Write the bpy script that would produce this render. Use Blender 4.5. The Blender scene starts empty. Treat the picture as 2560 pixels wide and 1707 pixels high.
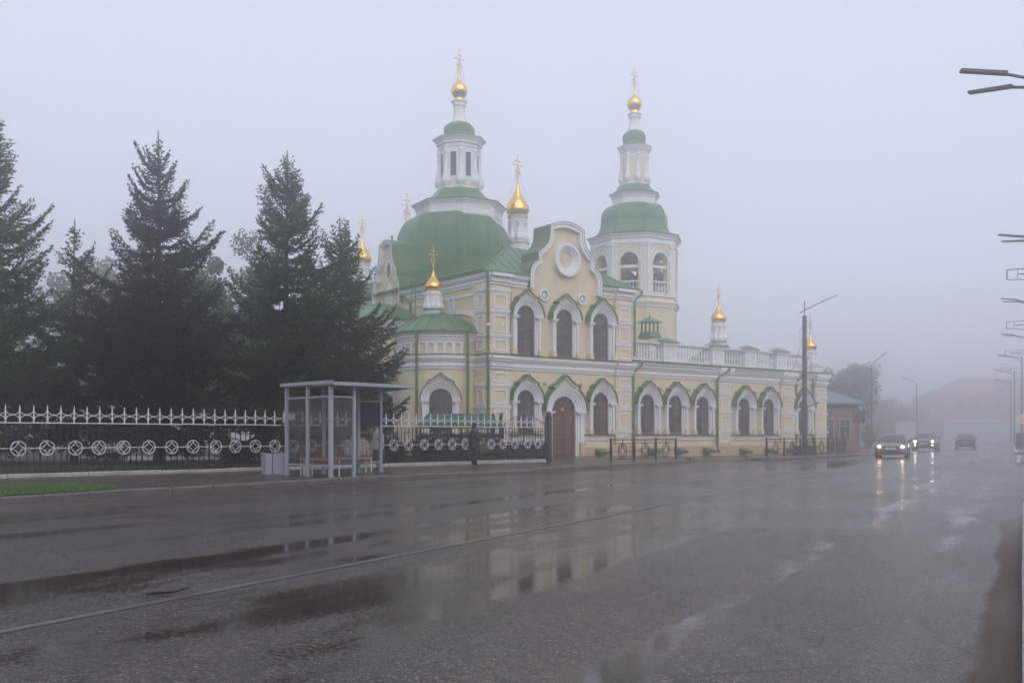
import bpy, bmesh, math, random
import numpy as np
from mathutils import Vector, Matrix
R = math.radians
random.seed(7)
rng = np.random.default_rng(11)
SC = bpy.context.scene
COL = SC.collection

# ------------------------------------------------------------------ camera, sky, sun, exposure
cam_d = bpy.data.cameras.new('camera')
cam_d.sensor_width = 36.0
cam_d.lens = 36.0 * 2400 / 2560
cam_d.shift_y = (1088 - 853.5) / 2560
cam_d.clip_start = 0.1
cam_d.clip_end = 3000
cam = bpy.data.objects.new('camera', cam_d)
COL.objects.link(cam)
cam.location = (0, 0, 1.3)
cam.rotation_euler = (R(90), 0, 0)
SC.camera = cam

SUN_EL, SUN_AZ = R(42), R(160)
w = bpy.data.worlds.new('World')
SC.world = w
w.use_nodes = True
wn, wl = w.node_tree.nodes, w.node_tree.links
bg = wn['Background']
sky = wn.new('ShaderNodeTexSky')
sky.sky_type = 'NISHITA'
sky.sun_disc = False
sky.sun_elevation = SUN_EL
sky.sun_rotation = SUN_AZ
sky.air_density = 1.0
sky.dust_density = 3.0
mixw = wn.new('ShaderNodeMix')           # a closed cloud deck over the clear sky
mixw.data_type = 'RGBA'
mixw.inputs[0].default_value = 0.90
mixw.inputs[7].default_value = (7.2, 7.6, 9.1, 1)
wl.new(sky.outputs[0], mixw.inputs[6])
wl.new(mixw.outputs[2], bg.inputs[0])
bg.inputs[1].default_value = 0.110
sun_d = bpy.data.lights.new('sun', 'SUN')
sun_d.energy = 1.4
sun_d.angle = R(70)
sun_d.color = (1.0, 0.97, 0.93)
sun = bpy.data.objects.new('sun', sun_d)
COL.objects.link(sun)
sun.rotation_euler = (R(90) - SUN_EL, 0, R(180) - SUN_AZ)

vs = SC.view_settings
vs.view_transform = 'Standard'
vs.look = 'None'
vs.exposure = 0.0
vs.gamma = 1.0
vs.use_curve_mapping = False
SC.cycles.use_denoising = True
SC.cycles.max_bounces = 12
SC.cycles.diffuse_bounces = 3
SC.cycles.glossy_bounces = 3
SC.cycles.transparent_max_bounces = 12
SC.cycles.volume_bounces = 8
SC.cycles.sample_clamp_indirect = 6.0
SC.cycles.caustics_reflective = False
SC.cycles.caustics_refractive = False

# ------------------------------------------------------------------ helpers
class MB:
    def __init__(s):
        s.v = []; s.f = []
    def add(s, vs, fs):
        o = len(s.v)
        s.v += [tuple(p) for p in vs]
        s.f += [tuple(i + o for i in f) for f in fs]
        return s
    def box(s, x0, x1, y0, y1, z0, z1):
        return s.add([(x0,y0,z0),(x1,y0,z0),(x1,y1,z0),(x0,y1,z0),(x0,y0,z1),(x1,y0,z1),(x1,y1,z1),(x0,y1,z1)],
              [(3,2,1,0),(4,5,6,7),(0,1,5,4),(1,2,6,5),(2,3,7,6),(3,0,4,7)])
    def prism(s, poly, y0, y1):
        """poly of (x,z), extruded along y"""
        n = len(poly)
        vs = [(x, y0, z) for x, z in poly] + [(x, y1, z) for x, z in poly]
        fs = [tuple(range(n)), tuple(range(2*n-1, n-1, -1))]
        fs += [(i, i+n, (i+1) % n+n, (i+1) % n) for i in range(n)]
        return s.add(vs, fs)
    def zprism(s, poly, z0, z1):
        n = len(poly)
        vs = [(x, y, z0) for x, y in poly] + [(x, y, z1) for x, y in poly]
        fs = [tuple(range(n-1, -1, -1)), tuple(range(n, 2*n))]
        fs += [(i, (i+1) % n, (i+1) % n+n, i+n) for i in range(n)]
        return s.add(vs, fs)
    def strip(s, A, B, y0, y1, closed=False):
        """band between polylines A and B (x,z), extruded y0..y1"""
        n = len(A)
        vs = [(x, y0, z) for x, z in A]+[(x, y0, z) for x, z in B]+[(x, y1, z) for x, z in A]+[(x, y1, z) for x, z in B]
        fs = []
        m = n if closed else n-1
        for i in range(m):
            j = (i+1) % n
            fs += [(i, j, n+j, n+i), (2*n+i, 3*n+i, 3*n+j, 2*n+j), (i, 2*n+i, 2*n+j, j), (n+i, n+j, 3*n+j, 3*n+i)]
        if not closed:
            fs += [(0, n, 3*n, 2*n), (n-1, 3*n-1, 4*n-1, 2*n-1)]
        return s.add(vs, fs)
    def lathe(s, prof, n=16, c=(0,0,0), rot=0.0, cap=True):
        """prof of (r,z)"""
        vs = []
        for r, z in prof:
            for i in range(n):
                a = rot+2*math.pi*i/n
                vs.append((c[0]+r*math.cos(a), c[1]+r*math.sin(a), c[2]+z))
        fs = []
        for k in range(len(prof)-1):
            for i in range(n):
                j = (i+1) % n
                fs.append((k*n+i, k*n+j, (k+1)*n+j, (k+1)*n+i))
        if cap:
            fs.append(tuple(range(n-1, -1, -1)))
            fs.append(tuple((len(prof)-1)*n+i for i in range(n)))
        return s.add(vs, fs)
    def tube(s, path, r, n=6, cap=True):
        P = [Vector(p) for p in path]
        rr = r if isinstance(r, (list, tuple)) else [r]*len(P)
        vs = []; up = None
        for i, p in enumerate(P):
            d = (P[min(i+1, len(P)-1)]-P[max(i-1, 0)]).normalized()
            if up is None:
                up = Vector((0,0,1)) if abs(d.z) < 0.9 else Vector((1,0,0))
            a = d.cross(up)
            if a.length < 1e-4: a = d.cross(Vector((0,1,0)))
            a.normalize(); b = a.cross(d).normalized(); up = b
            for k in range(n):
                t = 2*math.pi*(k+.5)/n
                vs.append(p+(a*math.cos(t)+b*math.sin(t))*rr[i])
        fs = []
        for i in range(len(P)-1):
            for k in range(n):
                j = (k+1) % n
                fs.append((i*n+k, i*n+j, (i+1)*n+j, (i+1)*n+k))
        if cap:
            fs.append(tuple(range(n-1, -1, -1))); fs.append(tuple((len(P)-1)*n+k for k in range(n)))
        return s.add(vs, fs)
    def sphere(s, c, r, n=10, m=7, sc=(1,1,1)):
        prof = [(max(1e-4, math.sin(math.pi*k/m)), -math.cos(math.pi*k/m)) for k in range(m+1)]
        t = MB().lathe(prof, n, cap=False)
        return s.add([(c[0]+x*r*sc[0], c[1]+y*r*sc[1], c[2]+z*r*sc[2]) for x, y, z in t.v], t.f)
    def loft(s, rings, cap=True):
        n = len(rings[0])
        vs = [p for r in rings for p in r]; fs = []
        for i in range(len(rings)-1):
            for k in range(n):
                j = (k+1) % n
                fs.append((i*n+k, i*n+j, (i+1)*n+j, (i+1)*n+k))
        if cap:
            fs.append(tuple(range(n-1, -1, -1))); fs.append(tuple((len(rings)-1)*n+k for k in range(n)))
        return s.add(vs, fs)
    def sweep(s, poly, prof, closed=True):
        """poly of (x,y) counter-clockwise; prof of (offset outward, z); mitred moulding"""
        n = len(poly); nor = []
        for i in range(n):
            if closed or 0 < i < n-1:
                p, q, r_ = poly[i-1], poly[i], poly[(i+1) % n]
            elif i == 0:
                p, q, r_ = None, poly[0], poly[1]
            else:
                p, q, r_ = poly[i-1], poly[i], None
            def en(a, b):
                d = Vector((b[0]-a[0], b[1]-a[1])).normalized()
                return Vector((d.y, -d.x))
            if p is None: m = en(q, r_)
            elif r_ is None: m = en(p, q)
            else:
                n1, n2 = en(p, q), en(q, r_)
                m = (n1+n2); m = m/ max(0.3, (m.dot(n1)))
            nor.append(m)
        vs = []
        for o, z in prof:
            vs += [(poly[i][0]+nor[i].x*o, poly[i][1]+nor[i].y*o, z) for i in range(n)]
        fs = []
        k = len(prof)
        for a in range(k-1):
            for i in range(n if closed else n-1):
                j = (i+1) % n
                fs.append((a*n+i, a*n+j, (a+1)*n+j, (a+1)*n+i))
        if not closed:
            fs.append(tuple(a*n for a in range(k))); fs.append(tuple(a*n+n-1 for a in range(k-1, -1, -1)))
        return s.add(vs, fs)
    def clusters(s, tol=.012):
        """pieces whose bounding boxes touch belong together"""
        par = list(range(len(s.v)))
        def find(a):
            while par[a] != a: par[a] = par[par[a]]; a = par[a]
            return a
        for f in s.f:
            for i in f[1:]: par[find(i)] = find(f[0])
        comp = {}
        for i in range(len(s.v)): comp.setdefault(find(i), []).append(i)
        G = []
        for ids in comp.values():
            P = [s.v[i] for i in ids]
            G.append([[min(q[k] for q in P)-tol for k in range(3)], [max(q[k] for q in P)+tol for k in range(3)], ids])
        merged = True
        while merged:
            merged = False
            for i in range(len(G)):
                for j in range(i+1, len(G)):
                    if all(G[i][0][k] <= G[j][1][k] and G[j][0][k] <= G[i][1][k] for k in range(3)):
                        G[i] = [[min(G[i][0][k], G[j][0][k]) for k in range(3)], [max(G[i][1][k], G[j][1][k]) for k in range(3)], G[i][2]+G[j][2]]
                        del G[j]; merged = True; break
                if merged: break
        out = []
        for g in G:
            mp = {i: n for n, i in enumerate(g[2])}; b = MB()
            b.v = [s.v[i] for i in g[2]]; b.f = [tuple(mp[i] for i in f) for f in s.f if f[0] in mp]
            out.append(b)
        return out
    def xf(s, M):
        s.v = [tuple(M @ Vector(p)) for p in s.v]; return s
    def mesh(s, name):
        me = bpy.data.meshes.new(name)
        me.from_pydata([tuple(p) for p in s.v], [], s.f)
        bm = bmesh.new(); bm.from_mesh(me)
        bmesh.ops.recalc_face_normals(bm, faces=bm.faces)
        bm.to_mesh(me); bm.free()
        return me
    def build(s, name, m, parent=None, smooth=False, loc=(0,0,0), rz=0):
        return obj(name, s.mesh(name), m, parent, smooth, loc, rz)

def obj(name, me, m=None, parent=None, smooth=False, loc=(0,0,0), rz=0):
    if m is not None and not me.materials: me.materials.append(m)
    if smooth is True:
        me.polygons.foreach_set('use_smooth', [True]*len(me.polygons))
    elif smooth:
        me.polygons.foreach_set('use_smooth', [True]*len(me.polygons))
        me.set_sharp_from_angle(angle=R(smooth))
    o = bpy.data.objects.new(name, me); COL.objects.link(o)
    o.location = loc; o.rotation_euler = (0, 0, rz)
    if parent is not None: o.parent = parent
    return o
def empty(name, loc=(0,0,0), rz=0):
    o = bpy.data.objects.new(name, None); COL.objects.link(o)
    o.empty_display_size = .3
    o.location = loc; o.rotation_euler = (0, 0, rz); return o
def tag(o, label, cat, group=None):
    o['label'] = label; o['category'] = cat
    if group: o['group'] = group
    return o
def structure(o, kind='structure'):
    o['kind'] = kind; return o
KIDS = {}
def copy_tree(o, parent=None, loc=None, rz=None):
    c = o.copy(); COL.objects.link(c); c.parent = parent
    if loc is not None: c.location = loc
    if rz is not None: c.rotation_euler = (0, 0, rz)
    for ch in list(o.children): copy_tree(ch, c)
    return c
def raw_mesh(name, V, Fq):
    """fast mesh from numpy arrays, faces of equal size"""
    me = bpy.data.meshes.new(name)
    V = np.asarray(V, dtype=np.float32); Fq = np.asarray(Fq, dtype=np.int32)
    me.vertices.add(len(V)); me.vertices.foreach_set('co', V.ravel())
    k = Fq.shape[1]
    me.loops.add(Fq.size); me.loops.foreach_set('vertex_index', Fq.ravel())
    me.polygons.add(len(Fq)); me.polygons.foreach_set('loop_start', np.arange(0, Fq.size, k, dtype=np.int32))
    me.update(calc_edges=True); me.validate()
    return me

# ------------------------------------------------------------------ materials
def mat(name, col, rough=.6, metal=0.0, var=.12, scale=2.0, bump=0.0, bscale=30.0, spec=.5, col2=None, dirt=0.0, coat=0.0):
    m = bpy.data.materials.new(name); m.use_nodes = True
    n, l = m.node_tree.nodes, m.node_tree.links
    b = n['Principled BSDF']
    b.inputs['Roughness'].default_value = rough
    b.inputs['Metallic'].default_value = metal
    b.inputs['Specular IOR Level'].default_value = spec
    b.inputs['Coat Weight'].default_value = coat
    tc = n.new('ShaderNodeTexCoord')
    no = n.new('ShaderNodeTexNoise'); no.inputs['Scale'].default_value = scale
    no.inputs['Detail'].default_value = 6; no.inputs['Roughness'].default_value = .65
    l.new(tc.outputs['Object'], no.inputs['Vector'])
    mr = n.new('ShaderNodeMapRange'); mr.inputs[1].default_value = .3; mr.inputs[2].default_value = .7
    l.new(no.outputs[0], mr.inputs[0])
    mx = n.new('ShaderNodeMix'); mx.data_type = 'RGBA'
    c = col
    c2 = col2 if col2 else tuple(x*(1-2*var) for x in c)
    mx.inputs[6].default_value = (*c2, 1); mx.inputs[7].default_value = (*c, 1)
    l.new(mr.outputs[0], mx.inputs[0])
    last = mx.outputs[2]
    if dirt > 0:   # rain streaks
        mp = n.new('ShaderNodeMapping'); mp.inputs['Scale'].default_value = (9, 9, .7)
        l.new(tc.outputs['Object'], mp.inputs[0])
        n2 = n.new('ShaderNodeTexNoise'); n2.inputs['Scale'].default_value = 1.0; n2.inputs['Detail'].default_value = 5
        l.new(mp.outputs[0], n2.inputs['Vector'])
        m2 = n.new('ShaderNodeMapRange'); m2.inputs[1].default_value = .5; m2.inputs[2].default_value = .8; m2.inputs[4].default_value = dirt
        l.new(n2.outputs[0], m2.inputs[0])
        x2 = n.new('ShaderNodeMix'); x2.data_type = 'RGBA'
        x2.inputs[7].default_value = (c[0]*.45, c[1]*.42, c[2]*.40, 1)
        l.new(last, x2.inputs[6]); l.new(m2.outputs[0], x2.inputs[0]); last = x2.outputs[2]
    l.new(last, b.inputs['Base Color'])
    if bump > 0:
        nb = n.new('ShaderNodeTexNoise'); nb.inputs['Scale'].default_value = bscale; nb.inputs['Detail'].default_value = 4
        l.new(tc.outputs['Object'], nb.inputs['Vector'])
        bp = n.new('ShaderNodeBump'); bp.inputs['Strength'].default_value = bump; bp.inputs['Distance'].default_value = .02
        l.new(nb.outputs[0], bp.inputs['Height']); l.new(bp.outputs[0], b.inputs['Normal'])
    return m
def emit(name, col, strength):
    m = bpy.data.materials.new(name); m.use_nodes = True
    b = m.node_tree.nodes['Principled BSDF']
    b.inputs['Base Color'].default_value = (.6, .6, .6, 1)
    b.inputs['Emission Color'].default_value = (*col, 1); b.inputs['Emission Strength'].default_value = strength
    return m
M = {}
M['cream'] = mat('cream_stucco', (.74, .63, .455), .85, var=.05, scale=1.2, bump=.15, bscale=40, dirt=.30)
M['cream_low'] = mat('plinth_stucco', (.62, .48, .32), .8, var=.16, scale=1.5, bump=.2, dirt=.5)
M['white'] = mat('white_plaster', (.80, .80, .82), .75, var=.05, scale=1.5, bump=.12, bscale=35, dirt=.28)
M['green_roof'] = mat('green_painted_sheet', (.095, .205, .082), .31, var=.20, scale=.9, bump=.10, bscale=5, spec=.45, dirt=.25)
M['green_trim'] = mat('green_flashing', (.085, .17, .06), .45, var=.15, scale=3, dirt=.3)
M['gold'] = mat('gilded_sheet', (1.0, .62, .14), .22, metal=1.0, var=.06, scale=3, bump=.03, bscale=5)
M['gold_dull'] = mat('gilded_cross', (.95, .62, .20), .4, metal=.9, var=.05)
M['wood'] = mat('brown_window_wood', (.16, .062, .028), .5, var=.2, scale=5)
M['door'] = mat('brown_door_wood', (.155, .072, .045), .5, var=.18, scale=3, dirt=.25)
M['glass'] = mat('dark_window_glass', (.035, .036, .042), .12, var=.3, scale=1.5, spec=.6)
M['curtain'] = mat('curtained_glass', (.11, .11, .12), .2, var=.35, scale=2.5, spec=.6)
M['dark_iron'] = mat('dark_iron', (.018, .018, .021), .5, var=.2, scale=6)
M['pale_iron'] = mat('white_painted_iron', (.74, .74, .76), .55, var=.10, scale=9, dirt=.4)
M['whitewash'] = mat('whitewashed_concrete', (.50, .48, .46), .85, scale=3, bump=.3, bscale=18, col2=(.20, .18, .165), dirt=.5)
M['grey_metal'] = mat('grey_painted_steel', (.36, .38, .43), .45, var=.08, scale=4, dirt=.35)
M['kerb'] = mat('kerb_concrete', (.16, .135, .12), .5, scale=6, bump=.5, bscale=25, col2=(.075, .064, .06))
M['kerb_white'] = mat('whitewashed_kerb', (.52, .50, .49), .6, scale=5, bump=.4, bscale=25, col2=(.26, .24, .23))
M['bench'] = mat('varnished_bench_boards', (.62, .25, .035), .4, var=.2, scale=6)
M['black'] = mat('black_rubber', (.012, .012, .013), .6, var=.1)
M['bark'] = mat('bark', (.055, .04, .03), .9, var=.3, scale=6, bump=.6, bscale=14)
M['brick'] = mat('red_brick_wall', (.25, .15, .12), .85, var=.2, scale=1.2, bump=.3, bscale=12)
M['blue_roof'] = mat('blue_grey_sheet_roof', (.12, .20, .23), .4, var=.12, scale=.9)
M['pink_wall'] = mat('faded_pink_wall', (.36, .21, .19), .85, var=.1, scale=.5)
M['red_roof'] = mat('dull_red_roof', (.36, .12, .10), .6, var=.15, scale=.6)
M['pale_panel'] = mat('pale_grey_panel', (.42, .46, .50), .6, var=.06, scale=.5)
M['teal'] = mat('teal_canopy_cloth', (.03, .095, .085), .7, var=.12, scale=2)
M['plate_white'] = mat('white_plate', (.75, .75, .74), .5, var=.03)

# ------------------------------------------------------------------ the ground: sheet, road, pavements, kerbs
RD = R(28.0)                                 # road heading east of the view axis
def st(s, t, z=0.0):                         # along road / right of the camera-side kerb -> world
    return (s*math.sin(RD)+t*math.cos(RD), s*math.cos(RD)-t*math.sin(RD), z)

def asphalt_mat(name, wet):
    m = bpy.data.materials.new(name); m.use_nodes = True
    n, l = m.node_tree.nodes, m.node_tree.links
    b = n['Principled BSDF']
    b.inputs['IOR'].default_value = 1.33
    tc = n.new('ShaderNodeTexCoord')
    def noise(scale, detail=5, rough=.6, stretch=None, out=0, off=(0,0,0)):
        x = n.new('ShaderNodeTexNoise'); x.inputs['Scale'].default_value = scale
        x.inputs['Detail'].default_value = detail; x.inputs['Roughness'].default_value = rough
        mp = n.new('ShaderNodeMapping'); mp.inputs['Scale'].default_value = stretch or (1,1,1); mp.inputs['Location'].default_value = off
        l.new(tc.outputs['Object'], mp.inputs[0]); l.new(mp.outputs[0], x.inputs['Vector'])
        return x.outputs[0]
    def rmap(src, a, c, d=0.0, e=1.0):
        x = n.new('ShaderNodeMapRange'); x.inputs[1].default_value = a; x.inputs[2].default_value = c
        x.inputs[3].default_value = d; x.inputs[4].default_value = e
        l.new(src, x.inputs[0]); return x.outputs[0]
    def math2(op, a, c):
        x = n.new('ShaderNodeMath'); x.operation = op
        for i, q in enumerate((a, c)):
            if isinstance(q, (int, float)): x.inputs[i].default_value = q
            else: l.new(q, x.inputs[i])
        return x.outputs[0]
    big = noise(.16, 5, .6, (1, .33, 1))                  # broad wet and drier lanes along the road
    rut = noise(.55, 4, .55, (1, .07, 1), off=(3, 0, 0))   # wheel ruts that hold water
    mid = noise(1.6, 5, .65, (1, .35, 1), off=(0, 7, 0))
    wetm = math2('ADD', math2('MULTIPLY', big, .55), math2('MULTIPLY', rut, .45))
    wetm = math2('ADD', wetm, math2('MULTIPLY', math2('SUBTRACT', mid, .5), .28))
    wetm = math2('ADD', wetm, math2('MULTIPLY', math2('SUBTRACT', noise(26, 3, .6, off=(4, 4, 0)), .5), .26))
    sx = n.new('ShaderNodeSeparateXYZ'); l.new(tc.outputs['Object'], sx.inputs[0])
    if wet:                                               # wheel tracks worn into the lanes
        wob = math2('MULTIPLY', math2('SUBTRACT', noise(.25, 2, .5, off=(5, 5, 0)), .5), .9)
        tx = math2('ADD', sx.outputs[0], wob); brk = rmap(noise(.3, 5, .65, (2.2, .3, 1), off=(2, 8, 0)), .34, .58)
        for c_, amp in ((-2.05, .24), (-3.75, .09), (-.75, .10), (-7.6, .10), (-9.4, .12), (-13.4, .10)):
            ban = rmap(math2('ABSOLUTE', math2('ADD', tx, -c_), 0.0), .02, .42, amp, 0.0)
            wetm = math2('ADD', wetm, math2('MULTIPLY', ban, brk))
    pud = rmap(wetm, (.543 if wet else .60), (.605 if wet else .68))             # standing water
    damp = rmap(wetm, .36, .56)
    # aggregate
    vo = n.new('ShaderNodeTexVoronoi'); vo.inputs['Scale'].default_value = 55
    l.new(tc.outputs['Object'], vo.inputs['Vector'])
    fine = noise(38, 3, .7)
    stones = rmap(vo.outputs['Distance'], .1, .75)
    height = math2('ADD', math2('MULTIPLY', stones, .6), math2('MULTIPLY', fine, .7))
    # colour
    c1 = n.new('ShaderNodeMix'); c1.data_type = 'RGBA'
    c1.inputs[6].default_value = (.031, .024, .019, 1); c1.inputs[7].default_value = (.068, .054, .044, 1)
    l.new(rmap(noise(.5, 6, .7, (1, .4, 1), off=(9, 2, 0)), .3, .7), c1.inputs[0])
    c2 = n.new('ShaderNodeMix'); c2.data_type = 'RGBA'; c2.inputs[7].default_value = (.26, .24, .215, 1)
    l.new(c1.outputs[2], c2.inputs[6])
    l.new(math2('MULTIPLY', rmap(noise(42, 2, .5, off=(1, 1, 0)), .58, .72), .8), c2.inputs[0])   # pale chippings
    # every stone its own tone
    v2 = n.new('ShaderNodeTexVoronoi'); v2.inputs['Scale'].default_value = 48; l.new(tc.outputs['Object'], v2.inputs['Vector'])
    sp_ = n.new('ShaderNodeSeparateColor'); l.new(v2.outputs['Color'], sp_.inputs[0])
    tone = n.new('ShaderNodeMix'); tone.data_type = 'RGBA'; tone.blend_type = 'MULTIPLY'; tone.inputs[0].default_value = 1.0
    gr_ = n.new('ShaderNodeCombineColor'); tv = rmap(sp_.outputs[0], 0, 1, .35, 1.75)
    for i_ in range(3): l.new(tv, gr_.inputs[i_])
    l.new(c2.outputs[2], tone.inputs[6]); l.new(gr_.outputs[0], tone.inputs[7])
    # fine crazing of the old surface
    v3 = n.new('ShaderNodeTexVoronoi'); v3.feature = 'DISTANCE_TO_EDGE'; v3.inputs['Scale'].default_value = .55
    wp = n.new('ShaderNodeMix'); wp.data_type = 'VECTOR'; wp.inputs[0].default_value = .12
    nz_ = n.new('ShaderNodeTexNoise'); nz_.inputs['Scale'].default_value = 2.2; nz_.inputs['Detail'].default_value = 4
    l.new(tc.outputs['Object'], nz_.inputs['Vector']); l.new(tc.outputs['Object'], wp.inputs[4]); l.new(nz_.outputs['Color'], wp.inputs[5])
    l.new(wp.outputs[1], v3.inputs['Vector'])
    crk = math2('MULTIPLY', rmap(v3.outputs['Distance'], .004, .016, .75, 0.0), rmap(noise(.3, 3, .6, off=(6, 6, 0)), .5, .6))
    c6 = n.new('ShaderNodeMix'); c6.data_type = 'RGBA'; c6.inputs[7].default_value = (.010, .009, .008, 1)
    l.new(tone.outputs[2], c6.inputs[6]); l.new(crk, c6.inputs[0]); c2 = c6
    c3 = n.new('ShaderNodeMix'); c3.data_type = 'RGBA'; c3.inputs[7].default_value = (.034, .022, .014, 1)  # silt under puddles
    l.new(c2.outputs[2], c3.inputs[6]); l.new(math2('MULTIPLY', pud, .75), c3.inputs[0])
    last = c3.outputs[2]; silt = None
    if wet:
        # brown silt washed up against the near kerb, and dark tar joints across the lanes
        e1 = math2('MULTIPLY', math2('SUBTRACT', noise(.8, 6, .7, (1, .6, 1), off=(0, 3, 1)), .5), .34)
        silt = math2('MULTIPLY', rmap(math2('ADD', sx.outputs[0], e1), -.29, -.21, 0, .95), rmap(sx.outputs[1], 11, 17, 1, 0))
        c4 = n.new('ShaderNodeMix'); c4.data_type = 'RGBA'; c4.inputs[7].default_value = (.072, .047, .032, 1)
        l.new(last, c4.inputs[6]); l.new(silt, c4.inputs[0]); last = c4.outputs[2]
        wv = math2('MULTIPLY', math2('SUBTRACT', noise(.5, 4, .6, off=(7, 1, 0)), .5), 1.2)
        yy = math2('ADD', math2('ADD', sx.outputs[1], wv), math2('MULTIPLY', sx.outputs[0], .55))
        for y0 in (9.3, 20.5, 34.0):
            jt = rmap(math2('ABSOLUTE', math2('ADD', yy, -y0), 0.0), .012, .035, .8, 0.0)
            c5 = n.new('ShaderNodeMix'); c5.data_type = 'RGBA'; c5.inputs[7].default_value = (.012, .011, .010, 1)
            l.new(last, c5.inputs[6]); l.new(jt, c5.inputs[0]); last = c5.outputs[2]
    l.new(last, b.inputs['Base Color'])
    rg = math2('SUBTRACT', rmap(damp, 0, 1, .30, .17), math2('MULTIPLY', pud, .13))
    if silt is not None: rg = math2('ADD', rg, math2('MULTIPLY', silt, .45))
    l.new(rg, b.inputs['Roughness'])
    bp = n.new('ShaderNodeBump'); bp.inputs['Distance'].default_value = .012
    l.new(math2('MULTIPLY', rmap(noise(.22, 3, .5, off=(8, 3, 0)), .35, .65, .42, .95), math2('SUBTRACT', 1.0, math2('MULTIPLY', pud, .97))), bp.inputs['Strength'])
    l.new(height, bp.inputs['Height']); l.new(bp.outputs[0], b.inputs['Normal'])
    return m
M['asphalt'] = asphalt_mat('wet_asphalt', True)
M['paving'] = asphalt_mat('damp_pavement_asphalt', False)
M['dirt'] = mat('wet_brown_silt', (.040, .025, .016), .75, spec=.15, scale=4, bump=.5, bscale=30, col2=(.03, .022, .017))
M['grass_ground'] = mat('lawn_soil', (.035, .055, .018), .9, var=.3, scale=3, bump=.5, bscale=20)
M['line'] = mat('worn_road_paint', (.115, .10, .085), .28, scale=1.1, col2=(.045, .038, .033), bump=.3, bscale=40)
M['grass'] = mat('grass_blades', (.12, .20, .035), .6, scale=2.5, col2=(.055, .095, .028))

GH = 450
structure(MB().add([(-GH,-GH,-.02),(GH,-GH,-.02),(GH,GH,-.02),(-GH,GH,-.02)], [(0,1,2,3)]).build('ground', M['grass_ground']))
rd = MB().add([(-48, -30, 0), (.5, -30, 0), (.5, 420, 0), (-48, 420, 0)], [(0,1,2,3)])
road = structure(rd.build('road', M['asphalt'], rz=-RD))
MB().add([(-6.02, -20, .004), (-5.92, -20, .004), (-5.92, 90, .004), (-6.02, 90, .004)], [(0,1,2,3)]).build('centre_line', M['line'], road)
# left pavement: kerb line and back line
KL = [(-16.0,7.2),(-9.67,18.1),(-8.9,19.3),(-8.35,20.6),(-7.8,21.4),(-6.75,22.7),(-5.75,24.5),(-4.9,26.0),(-2.2,29.4),(-.1,31.9),(1.75,35.4),(3.1,37.6),(4.0,38.9),(6.6,43.0),(8.6,46.2)]
def offpts(P, d):
    out = []
    for i, p in enumerate(P):
        a, c = P[max(i-1, 0)], P[min(i+1, len(P)-1)]
        q = Vector((c[0]-a[0], c[1]-a[1])).normalized()
        out.append((p[0]-q.y*d, p[1]+q.x*d))
    return out
KZ = .14
BK = [(-40,22),(-26,32),(-24,34),(-20,37),(-18,39),(-15,42),(-12,45),(-9,49),(-6,53),(-4,56),(0,58),(3,59),(5,60),(7,61),(9,62)]
kin = offpts(KL, .16)
pv = [(x, y, KZ-.006) for x, y in kin]+[(x, y, KZ-.006) for x, y in BK]
n = len(KL)
pave = structure(MB().add(pv, [(i, i+1, n+i+1, n+i) for i in range(n-1)]).build('pavement', M['paving']))
def kerb_stones(P, parent, m, L=1.05, wid=.16, top=KZ, name='kerb_stone'):
    """a run of single stones along a polyline, the gap line open between them"""
    cur = 0.0; segs = []
    for i in range(len(P)-1):
        a, c = Vector(P[i]), Vector(P[i+1]); segs.append((a, c, (c-a).length))
    tot = sum(q[2] for q in segs)
    def at(d):
        for a, c, l_ in segs:
            if d <= l_: return a+(c-a)*(d/l_)
            d -= l_
        return segs[-1][1]
    k = 0; d = 0.0
    me = None
    while d < tot-.3:
        l_ = min(L*(.96+.08*random.random()), tot-d)
        a, c = at(d+.008), at(d+l_-.008)
        q = (c-a); ln = q.length; ang = math.atan2(q.y, q.x)
        me_ = me
        if me_ is None:
            b = MB()
            prof = [(0,-.15),(0,top-.03),(.025,top),(wid,top),(wid,-.15)]
            b.loft([[(0, y, z) for y, z in prof], [(1, y, z) for y, z in prof]])
            me = b.mesh(name); me_ = me
        o = obj(name, me_, m, parent, loc=(a.x, a.y, random.uniform(-.012, .010)), rz=ang+random.uniform(-.008, .008))
        o.scale = (ln, 1, 1)
        d += l_; k += 1
kerb_stones(KL[:13]+[(6.6,43.0),(8.6,46.2)], pave, M['kerb'])
# rounded end of the first island and the flush apron behind
structure(MB().add([(8.6,46.2,.02),(9.2,47.6,.02),(9.4,49.0,.02),(12.6,49.3,.02),(32,72,.02),(26,76,.02),(9,62,.02),(8.44,46.3,.02)], [tuple(range(8))]).build('church_forecourt', M['paving']))
kerb_stones([(8.6,46.2),(9.2,47.3),(9.35,48.6),(9.1,50.2)], pave, M['kerb'], L=.8)
K2 = [(12.5,51.2),(12.35,50.0),(12.9,49.3),(14.2,50.7),(16.2,53.0),(18.3,55.4),(20.2,57.8),(21.6,59.9),(22.7,62.2),(23.2,64.6),(23.3,70)]
isl = structure(MB().add([(x, y, KZ-.006) for x, y in offpts(K2, .16)]+[(22,70,KZ-.006),(14,58,KZ-.006)], [tuple(range(len(K2)+2))]).build('pavement_island', M['paving']))
kerb_stones(K2, isl, M['kerb'], L=.9)
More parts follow.
